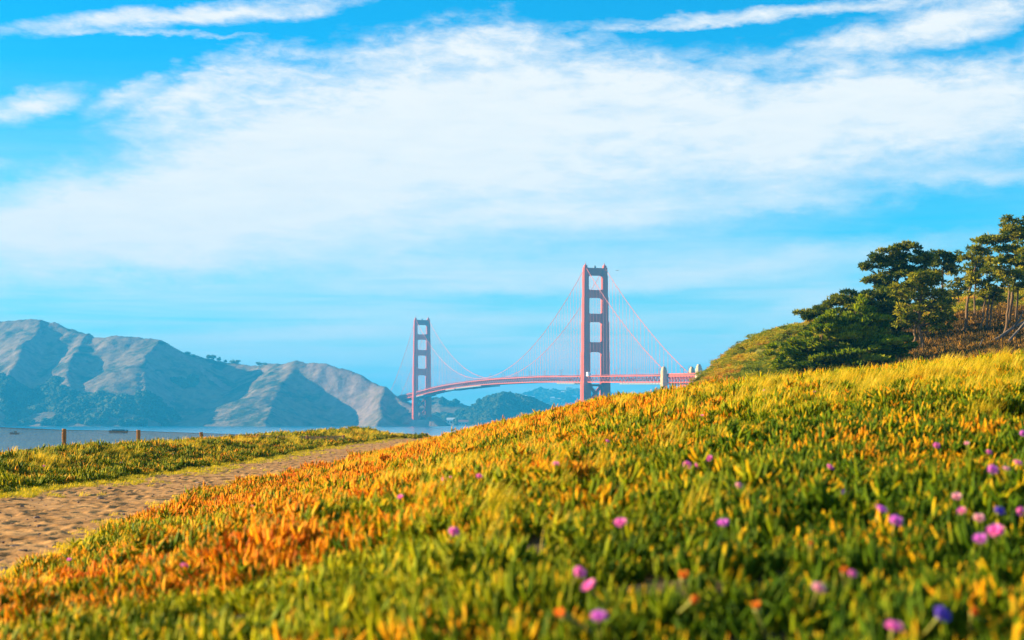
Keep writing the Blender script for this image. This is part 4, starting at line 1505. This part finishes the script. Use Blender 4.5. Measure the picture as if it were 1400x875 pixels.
def add_leaves(acc, P, D, size, r, flat=.55, tone=0.0):
    n = len(P)
    # narrow pointed sprays: quads reaching outwards and slightly up
    dirv = D * np.array((1, 1, flat)) + r.normal(0, .45, (n, 3)) + np.array((.10, 0, .25))
    dirv /= np.linalg.norm(dirv, axis=1)[:, None]
    ref = r.normal(size=(n, 3))
    sd = np.cross(dirv, ref); sd /= np.linalg.norm(sd, axis=1)[:, None] + 1e-9
    L = size * r.uniform(.6, 1.5, n)[:, None]; W = L * r.uniform(.12, .22, n)[:, None]
    nrm_ = np.cross(dirv, sd)
    a = P; b = P + dirv * L * .5 + sd * W + nrm_ * W * .3; c = P + dirv * L; d = P + dirv * L * .5 - sd * W + nrm_ * W * .3
    acc[0].append(np.stack([a, b, c, d], 1).reshape(-1, 3))
    acc[1].append(np.repeat(np.clip(r.normal(.45 + tone, .20, n), 0, 1), 4))


def tree(name, label, Y, trunks, pads, mat, cat="tree", leaf_size=.30, dens=1.0, seed=0, depth_k=1.0, group=None, limbs=True, bark=None, radial=False):
    """trunks: [[(u,v,r),...],...] polylines; pads: (u,v,ru,rv[,dY]) in photo pixels at the tree's own distance"""
    r = np.random.default_rng(seed + 900)
    px = Y / FPX
    u0, v0, _ = trunks[0][0]
    b = at(u0, v0, Y)
    gz_ = float(land(np.array([b.x]), np.array([b.y]))[0])
    base = np.array((b.x, b.y, gz_))
    root = empty(name, tuple(base)); tag(root, label, cat, group)
    tks = []
    for tk in trunks:
        P = [np.array(at(u, v, Y)) for u, v, _ in tk]
        g = float(land(np.array([P[0][0]]), np.array([P[0][1]]))[0])
        P = [np.array((P[0][0], P[0][1], min(g - .3, P[0][2])))] + ([P[0]] if P[0][2] > g + .2 else []) + P[1:]
        R = [tk[0][2] * 1.15] + ([tk[0][2]] if len(P) > len(tk) else []) + [q[2] for q in tk[1:]]
        # resample with a little wander
        Q, QR = [], []
        for i in range(len(P) - 1):
            m_ = 4
            for k in range(m_):
                t = k / m_
                Q.append(P[i] * (1 - t) + P[i + 1] * t + (r.normal(0, .10, 3) * np.array((1, 1, .2)) * (R[i] / .3) if (i or k) else 0)); QR.append(R[i] * (1 - t) + R[i + 1] * t)
        Q.append(P[-1]); QR.append(R[-1])
        mb = MB(); mb.tube(Q, [q * .8 for q in QR], 9)
        to = mb.build("trunk", bark or BARK.m, root, base, True)
        tks.append((Q, QR, to))
    acc = ([], [])
    for pd in pads:
        u, v, ru, rv = pd[:4]
        dY = pd[4] if len(pd) > 4 else float(r.uniform(-.45, .45)) * ru * px
        c = np.array(at(u, v, Y)) + np.array((0, dY, 0))
        rx, rz = ru * px, rv * px; ry = max(rx * .85, .6) * depth_k
        sub = max(4, int(5 + rx * 3.6))
        for k in range(sub):                                   # each pad is a handful of smaller clumps
            o = r.normal(0, .52, 3) * np.array((rx, ry, rz * 1.1))
            s = r.uniform(.20, .42)
            n_ = int(dens * (620 if mat is F_PIN else 860) * (rx * ry)**.8 * s / sub * 2.6) + 30
            Pp, Dd = pad_points(c + o, rx * s, ry * s, max(rz * s * .60, .10), n_, r)
            if radial:
                Dd = Pp - base - np.array((0, 0, 0.4)); Dd = Dd / np.linalg.norm(Dd, axis=1)[:, None] * 1.6 + np.array((0, 0, .15))
            add_leaves(acc, Pp, Dd, leaf_size, r, tone=r.normal(0, .20))
        if limbs:
            tq = min(((np.linalg.norm((q - c) * np.array((1, 1, 1.0))) + max(0, q[2] - c[2] + .2) * 3, j, i) for j, tk in enumerate(tks) for i, q in enumerate(tk[0])), key=lambda z: z[0])
            q = tks[tq[1]][0][tq[2]]; rr = min(.16, tks[tq[1]][1][tq[2]] * .55)
            mid = (q + c) / 2 + np.array((0, 0, -.12 * np.linalg.norm(c - q)))
            mb = MB(); pts = [q * (1 - t)**2 + 2 * mid * t * (1 - t) + c * t * t for t in np.linspace(0, 1, 6)]
            mb.tube(pts, np.linspace(rr, .03, 6).tolist(), 6)
            for k in range(3):                                 # twigs that hold up the pad
                e = c + r.normal(0, .5, 3) * np.array((rx, ry, rz))
                mb.tube([pts[3], (pts[3] + e) / 2 + np.array((0, 0, .1)), e], [rr * .4, rr * .28, .015], 5)
            mb.build("limb", bark or BARK.m, tks[tq[1]][2], base, True)
    v = np.concatenate(acc[0]) - base; rn = np.concatenate(acc[1])
    idx = np.arange(len(v)).reshape(-1, 4)
    m = bpy.data.meshes.new("crown")
    m.vertices.add(len(v)); m.vertices.foreach_set('co', v.astype(np.float32).ravel())
    m.loops.add(len(v)); m.loops.foreach_set('vertex_index', idx.ravel().astype(np.int32))
    m.polygons.add(len(idx)); m.polygons.foreach_set('loop_start', (np.arange(len(idx)) * 4).astype(np.int32)); m.polygons.foreach_set('loop_total', np.full(len(idx), 4, np.int32))
    a = m.attributes.new('rnd', 'FLOAT', 'POINT'); a.data.foreach_set('value', rn.astype(np.float32))
    m.materials.append(mat); m.update(); m.validate()
    o = bpy.data.objects.new("crown", m); COL.objects.link(o); o.parent = root
    return root


# low fan-shaped cypress at the front
fan = []
for k in range(30):
    a = math.radians(random.uniform(18, 165)); rr = random.uniform(.35, 1.0)
    R_ = {True: 92, False: 80}[a > 1.57]
    u = 1165 + math.cos(a) * rr * R_; v = 516 - math.sin(a) * rr * (84 if a < 2.2 else 70)
    fan.append((u, v, random.uniform(11, 20), random.uniform(5, 9)))
fan += [(1100, 505, 26, 8), (1085, 514, 16, 6), (1130, 500, 28, 9), (1215, 500, 30, 10), (1232, 510, 18, 8), (1150, 450, 22, 10), (1172, 448, 16, 12), (1140, 462, 24, 10), (1195, 460, 22, 10), (1110, 480, 22, 8), (1220, 485, 22, 9), (1165, 500, 40, 12), (1165, 475, 30, 10), (1190, 450, 18, 9), (1180, 432, 10, 8), (1175, 425, 7, 6), (1200, 470, 24, 9), (1130, 478, 22, 9)]
fan = [(1166 + (q[0] - 1166) * 1.08, 516 + (q[1] - 516) * 1.10, q[2] * 1.15, q[3] * 1.2) for q in fan]
tree("cypress_tree", "low dense green cypress spreading to the ground in front of the tree group", 138,
     [[(1166, 520, .28), (1166, 495, .20), (1170, 460, .12), (1178, 430, .05)], [(1162, 520, .2), (1140, 495, .12), (1118, 480, .05)], [(1170, 520, .2), (1200, 490, .12), (1222, 470, .05)]],
     fan, F_SHR, dens=2.6, leaf_size=.36, seed=1, radial=True)
tree("cypress_tree", "broad dark cypress leaning left over the low one, its flat crown reaching furthest left", 156,
     [[(1232, 500, .36), (1222, 470, .30), (1205, 440, .20), (1180, 420, .10)], [(1218, 498, .25), (1214, 460, .2), (1190, 430, .1)]],
     [(1112, 430, 16, 5), (1130, 420, 22, 7), (1150, 409, 22, 6), (1165, 418, 28, 9), (1185, 405, 26, 8), (1205, 402, 22, 8), (1140, 436, 26, 8), (1170, 435, 26, 9), (1200, 425, 28, 12),
      (1215, 440, 26, 12), (1225, 420, 24, 12), (1210, 460, 22, 10), (1125, 447, 20, 6), (1230, 455, 20, 10), (1100, 433, 8, 3), (1225, 405, 24, 12, 3), (1240, 430, 22, 14, 3), (1205, 450, 24, 12, 2), (1222, 475, 20, 10, 2), (1190, 420, 22, 10, 2), (1245, 412, 18, 10, 4)],
     F_CYP, dens=1.15, seed=2)
tree("cypress_tree", "tall open cypress with layered flat crown rising highest at the left of the group", 165,
     [[(1246, 500, .36), (1243, 465, .30), (1235, 420, .24), (1228, 385, .16), (1232, 350, .08)]],
     [(1187, 363, 11, 4), (1202, 354, 16, 5), (1215, 346, 16, 6), (1230, 338, 13, 5), (1243, 337, 10, 4), (1222, 362, 22, 8), (1240, 352, 20, 9), (1255, 350, 16, 8), (1195, 383, 15, 6), (1213, 380, 20, 7), (1208, 392, 18, 6),
      (1235, 374, 22, 9), (1252, 368, 18, 10), (1262, 357, 12, 8), (1225, 394, 20, 7), (1245, 390, 18, 9), (1183, 366, 6, 2.5), (1184, 384, 6, 3)],
     F_CYP, dens=1.0, seed=3)
tree("pine_tree", "round crowned pine with a pale sunlit trunk in front of the group", 147,
     [[(1264, 506, .26), (1261, 480, .22), (1256, 445, .18), (1258, 410, .12), (1262, 385, .06)], [(1246, 500, .2), (1250, 470, .16), (1252, 440, .1)]],
     [(1244, 388, 16, 8), (1262, 378, 20, 8), (1280, 383, 16, 8), (1240, 405, 18, 9), (1262, 398, 22, 10), (1284, 402, 16, 10), (1250, 422, 22, 10), (1276, 420, 20, 11), (1290, 415, 12, 9), (1245, 440, 16, 7), (1270, 438, 20, 9), (1288, 435, 14, 7), (1235, 430, 10, 6), (1292, 448, 10, 5)],
     F_PIN, dens=1.1, seed=4)
tree("cypress_tree", "flat topped cypress standing behind between the tall open one and the round pine", 176,
     [[(1292, 462, .22), (1290, 420, .18), (1288, 380, .12), (1290, 355, .06)]],
     [(1272, 357, 14, 5), (1286, 348, 14, 4), (1302, 350, 13, 5), (1290, 358, 18, 6), (1308, 354, 7, 4), (1275, 368, 14, 6), (1296, 368, 12, 5)],
     F_CYP, dens=.9, seed=5)
tree("pine_tree", "small thin pine with sparse crown seen in the gap between bigger trees", 182,
     [[(1313, 460, .13), (1311, 420, .11), (1309, 385, .06)]],
     [(1306, 372, 10, 5), (1313, 384, 9, 5), (1302, 390, 9, 4), (1318, 394, 6, 3), (1308, 400, 10, 4), (1300, 403, 8, 4)], F_PIN, dens=.7, seed=6)
tree("pine_tree", "leaning pine with high flat crown and bare dark trunk", 160,
     [[(1314, 478, .21), (1320, 445, .19), (1324, 405, .15), (1334, 365, .10), (1342, 340, .05)]],
     [(1330, 354, 12, 4.5), (1346, 345, 14, 5), (1340, 330, 18, 5), (1358, 326, 18, 4.5), (1374, 327, 16, 4), (1330, 340, 8, 4), (1348, 357, 12, 4), (1322, 352, 8, 3)],
     F_PIN, dens=.9, seed=7)
tree("pine_tree", "pine with a low dense round crown on several close slim trunks", 155,
     [[(1345, 470, .17), (1350, 440, .15), (1352, 410, .12), (1350, 380, .06)], [(1352, 468, .15), (1354, 440, .13), (1358, 400, .08)], [(1338, 472, .15), (1344, 435, .12), (1348, 405, .08)]],
     [(1332, 378, 13, 6), (1348, 372, 14, 7), (1362, 378, 11, 8), (1340, 392, 15, 7), (1358, 395, 13, 8), (1350, 405, 14, 7), (1328, 386, 9, 4), (1364, 402, 8, 6)],
     F_PIN, dens=1.1, seed=8)
tree("pine_tree", "slim bare trunked pine with tuft crown behind the low dense crowned pine", 170,
     [[(1329, 465, .15), (1332, 430, .13), (1333, 385, .09), (1336, 365, .05)]], [(1334, 362, 10, 4), (1326, 370, 8, 4), (1342, 366, 8, 3), (1334, 374, 10, 4)], F_PIN, dens=.8, seed=9)
tree("pine_tree", "tallest pine at the right edge with an umbrella top above all others", 158,
     [[(1378, 462, .24), (1382, 420, .20), (1388, 370, .15), (1391, 330, .09), (1389, 308, .04)]],
     [(1386, 305, 15, 4.5), (1376, 312, 12, 4), (1398, 312, 14, 5), (1372, 318, 8, 3), (1390, 322, 14, 4), (1408, 322, 14, 6), (1382, 342, 16, 6), (1402, 345, 16, 7), (1372, 352, 14, 5), (1392, 360, 18, 7), (1368, 343, 9, 4), (1408, 365, 14, 7)],
     F_PIN, dens=1.0, seed=10)
tree("pine_tree", "pine at the right edge with drooping mid-height crown and twin grey trunks", 150,
     [[(1372, 474, .18), (1376, 440, .16), (1380, 400, .12), (1384, 372, .05)], [(1388, 470, .17), (1390, 430, .14), (1393, 385, .07)]],
     [(1370, 368, 12, 6), (1384, 372, 15, 7), (1398, 378, 14, 8), (1376, 384, 12, 6), (1392, 392, 14, 6), (1408, 385, 12, 9), (1366, 358, 9, 4)],
     F_PIN, dens=1.0, seed=11)
tree("pine_tree", "pine just outside the right edge with branches entering the frame", 152,
     [[(1412, 465, .2), (1412, 420, .17), (1414, 350, .09)]], [(1414, 340, 18, 8), (1406, 355, 16, 7), (1420, 370, 20, 9), (1425, 325, 14, 6)], F_PIN, dens=.9, seed=12)


def log(pts, label, Y0):
    P = [np.array(at(u, v, Y)) for u, v, Y, _ in pts]
    r = empty("fallen_log", tuple(P[0])); tag(r, label, "log")
    mb = MB(); mb.tube(P, [q[3] for q in pts], 8); mb.build("stem", BARK_G, r, P[0], True)
    mb = MB(); m_ = P[len(P) // 2]; mb.tube([m_, m_ + np.array((.5, -.3, .7)), m_ + np.array((.8, -.4, 1.5))], [.1, .07, .03], 6); mb.build("branch_stub", BARK_G, r, P[0], True)


log([(1362, 484, 140, .14), (1376, 470, 141, .12), (1392, 452, 142, .10), (1410, 436, 143, .07)], "thick grey fallen trunk leaning up to the right edge", 140)
log([(1346, 472, 143, .16), (1366, 462, 144, .15), (1385, 448, 145, .12), (1400, 440, 146, .08)], "thinner pale fallen trunk above the thick grey one", 143)
log([(1325, 497, 139, .10), (1329, 488, 139.4, .09), (1327, 480, 140, .06)], "broken grey stump sticking up from the dark brush", 139)

# coastal scrub on the hill: ground cover
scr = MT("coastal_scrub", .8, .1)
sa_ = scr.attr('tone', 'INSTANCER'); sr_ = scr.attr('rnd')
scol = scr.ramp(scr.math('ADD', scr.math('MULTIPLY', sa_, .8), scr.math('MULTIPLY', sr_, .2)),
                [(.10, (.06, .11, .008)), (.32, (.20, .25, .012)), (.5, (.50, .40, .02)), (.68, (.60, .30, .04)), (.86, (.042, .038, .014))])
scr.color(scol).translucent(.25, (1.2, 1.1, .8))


def scrub_clump(seed):
    r = np.random.default_rng(seed)
    acc = ([], [])
    for k in range(5):
        P, D = pad_points(r.normal(0, .28, 3) * np.array((1, 1, .25)) + np.array((0, 0, .18)), .38, .38, .3, 120, r)
        add_leaves(acc, P, D, .17, r, .9)
    v = np.concatenate(acc[0]); f = [tuple(q) for q in np.arange(len(v)).reshape(-1, 4)]
    return mesh_data("scrub_clump", v, f, scr.m, False, {'rnd': np.concatenate(acc[1])})


scrub_protos = proto_collection("scrub_clumps", [scrub_clump(600 + i) for i in range(5)])
n = 21000
x = rng.uniform(14, 70, n); y = rng.uniform(112, 235, n)
z = land(x, y)
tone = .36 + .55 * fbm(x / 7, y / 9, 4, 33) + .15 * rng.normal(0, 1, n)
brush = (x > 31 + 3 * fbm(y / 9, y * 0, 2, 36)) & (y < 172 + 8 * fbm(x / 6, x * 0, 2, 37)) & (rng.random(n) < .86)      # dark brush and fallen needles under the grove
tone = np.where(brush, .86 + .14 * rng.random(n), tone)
k = (z > 0) & (rng.random(n) < np.clip(.75 + .8 * fbm(x / 4, y / 4, 3, 35), .2, 1))
x, y, z, tone, brush = x[k], y[k], z[k], np.clip(tone[k], 0, 1), brush[k]
n = len(x)
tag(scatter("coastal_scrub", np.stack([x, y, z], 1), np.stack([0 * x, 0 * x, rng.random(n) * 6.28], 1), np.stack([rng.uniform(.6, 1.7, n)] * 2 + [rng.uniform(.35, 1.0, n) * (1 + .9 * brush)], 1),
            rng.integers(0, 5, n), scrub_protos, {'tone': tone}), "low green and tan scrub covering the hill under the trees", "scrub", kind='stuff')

# ------------------------------------------------------------------ far woods
fw = MT("far_tree_crown", .9, .05)
fw.color(fw.ramp(fw.attr('tone', 'INSTANCER'), [(0., (.018, .035, .014)), (1., (.07, .085, .035))]))


def crown_blob(seed):
    import bmesh
    bm = bmesh.new(); bmesh.ops.create_icosphere(bm, subdivisions=3, radius=1)
    sd = Vector((seed * 3.1, seed * 1.7, 0))
    for w in bm.verts:
        k = 1 + .5 * mnoise.noise(w.co * 1.6 + sd) + .3 * mnoise.noise(w.co * 4 + sd)
        w.co = Vector((w.co.x * k, w.co.y * k, w.co.z * k * .85))
    m = bpy.data.meshes.new("far_crown"); bm.to_mesh(m); bm.free(); m.materials.append(fw.m)
    return m


crown_protos = proto_collection("far_crowns", [crown_blob(i) for i in range(5)])


def woods(name, label, gxv, gyv, Z, xr, yr, n, keep, size):
    x = rng.uniform(*xr, n); y = rng.uniform(*yr, n)
    z = grid_sample(gxv, gyv, Z, x, y)
    k = (z > 3) & keep(x, y, z)
    x, y, z = x[k], y[k], z[k]; n = len(x)
    s = rng.uniform(size[0], size[1], n)
    tag(scatter(name, np.stack([x, y, z + s * .25], 1), np.stack([0 * x, 0 * x, rng.random(n) * 6.28], 1), s, rng.integers(0, 5, n), crown_protos,
                {'tone': np.clip(.5 + .9 * fbm(x / 60, y / 60, 3, 55) + rng.normal(0, .25, n), 0, 1)}), label, "woods", kind='stuff')


woods("bay_woods", "dense dark woods covering the rounded hill under the bridge", w_x, w_y, WZ, (-400, 480), (3800, 4500), 9000,
      lambda x, y, z: (x > -90 + 40 * fbm(x / 50, y / 50, 3, 56)) | (z < 24) | (fbm(x / 40, y / 40, 3, 57) > .25), (5, 11))
woods("far_woods", "hazy blue woods between the houses on the far hillside", f_x, f_y, FZ, (-200, 1200), (7000, 8250), 5000,
      lambda x, y, z: fbm(x / 120, y / 120, 3, 58) > -.15, (8, 20))
woods("headland_woods", "dark tree patches on the lower slopes of the big headland", hx, hy, HZ, (-1300, -300), (3420, 4150), 9000,
      lambda x, y, z: (z < 75 + 110 * fbm(x / 170, y / 170, 3, 60)) & (fbm(x / 110, y / 110, 4, 59) > .0) & (x / y > -.30) & (x / y < -.185), (5, 11))
# single trees that stand out on the headland skyline
for u, v, s in [(q[0], q[1], q[2] * .6) for q in [(257, 483, 10), (264, 486, 8), (285, 488, 10), (292, 486, 13), (299, 489, 9), (318, 494, 9), (325, 494, 9), (354, 495, 9), (362, 497, 7), (93, 450, 6), (308, 491, 7)]]:
    p = hill_hit(u, v + 3, hx, hy, HZ, 3400, 4300)
    r = empty("tree", (p.x, p.y, p.z)); tag(r, "dark bushy tree on the hazy headland skyline", "tree", "trees on the headland skyline")
    mb = MB(); mb.tube([(0, 0, -1), (0, 0, s * .6)], [s * .1, s * .06], 6); mb.build("trunk", BARK.m, r)
    acc = ([], []); rr = np.random.default_rng(int(u))
    for k in range(9):
        P, D = pad_points(rr.normal(0, .45, 3) * np.array((s, s, s * .45)) + np.array((0, 0, s * .8)), s * .5, s * .5, s * .42, 130, rr)
        add_leaves(acc, P, D, s * .3, rr, .9)
    v_ = np.concatenate(acc[0])
    mesh_obj("crown", v_, [tuple(q) for q in np.arange(len(v_)).reshape(-1, 4)], F_CYP, r, False, {'rnd': np.concatenate(acc[1])})
print("done")
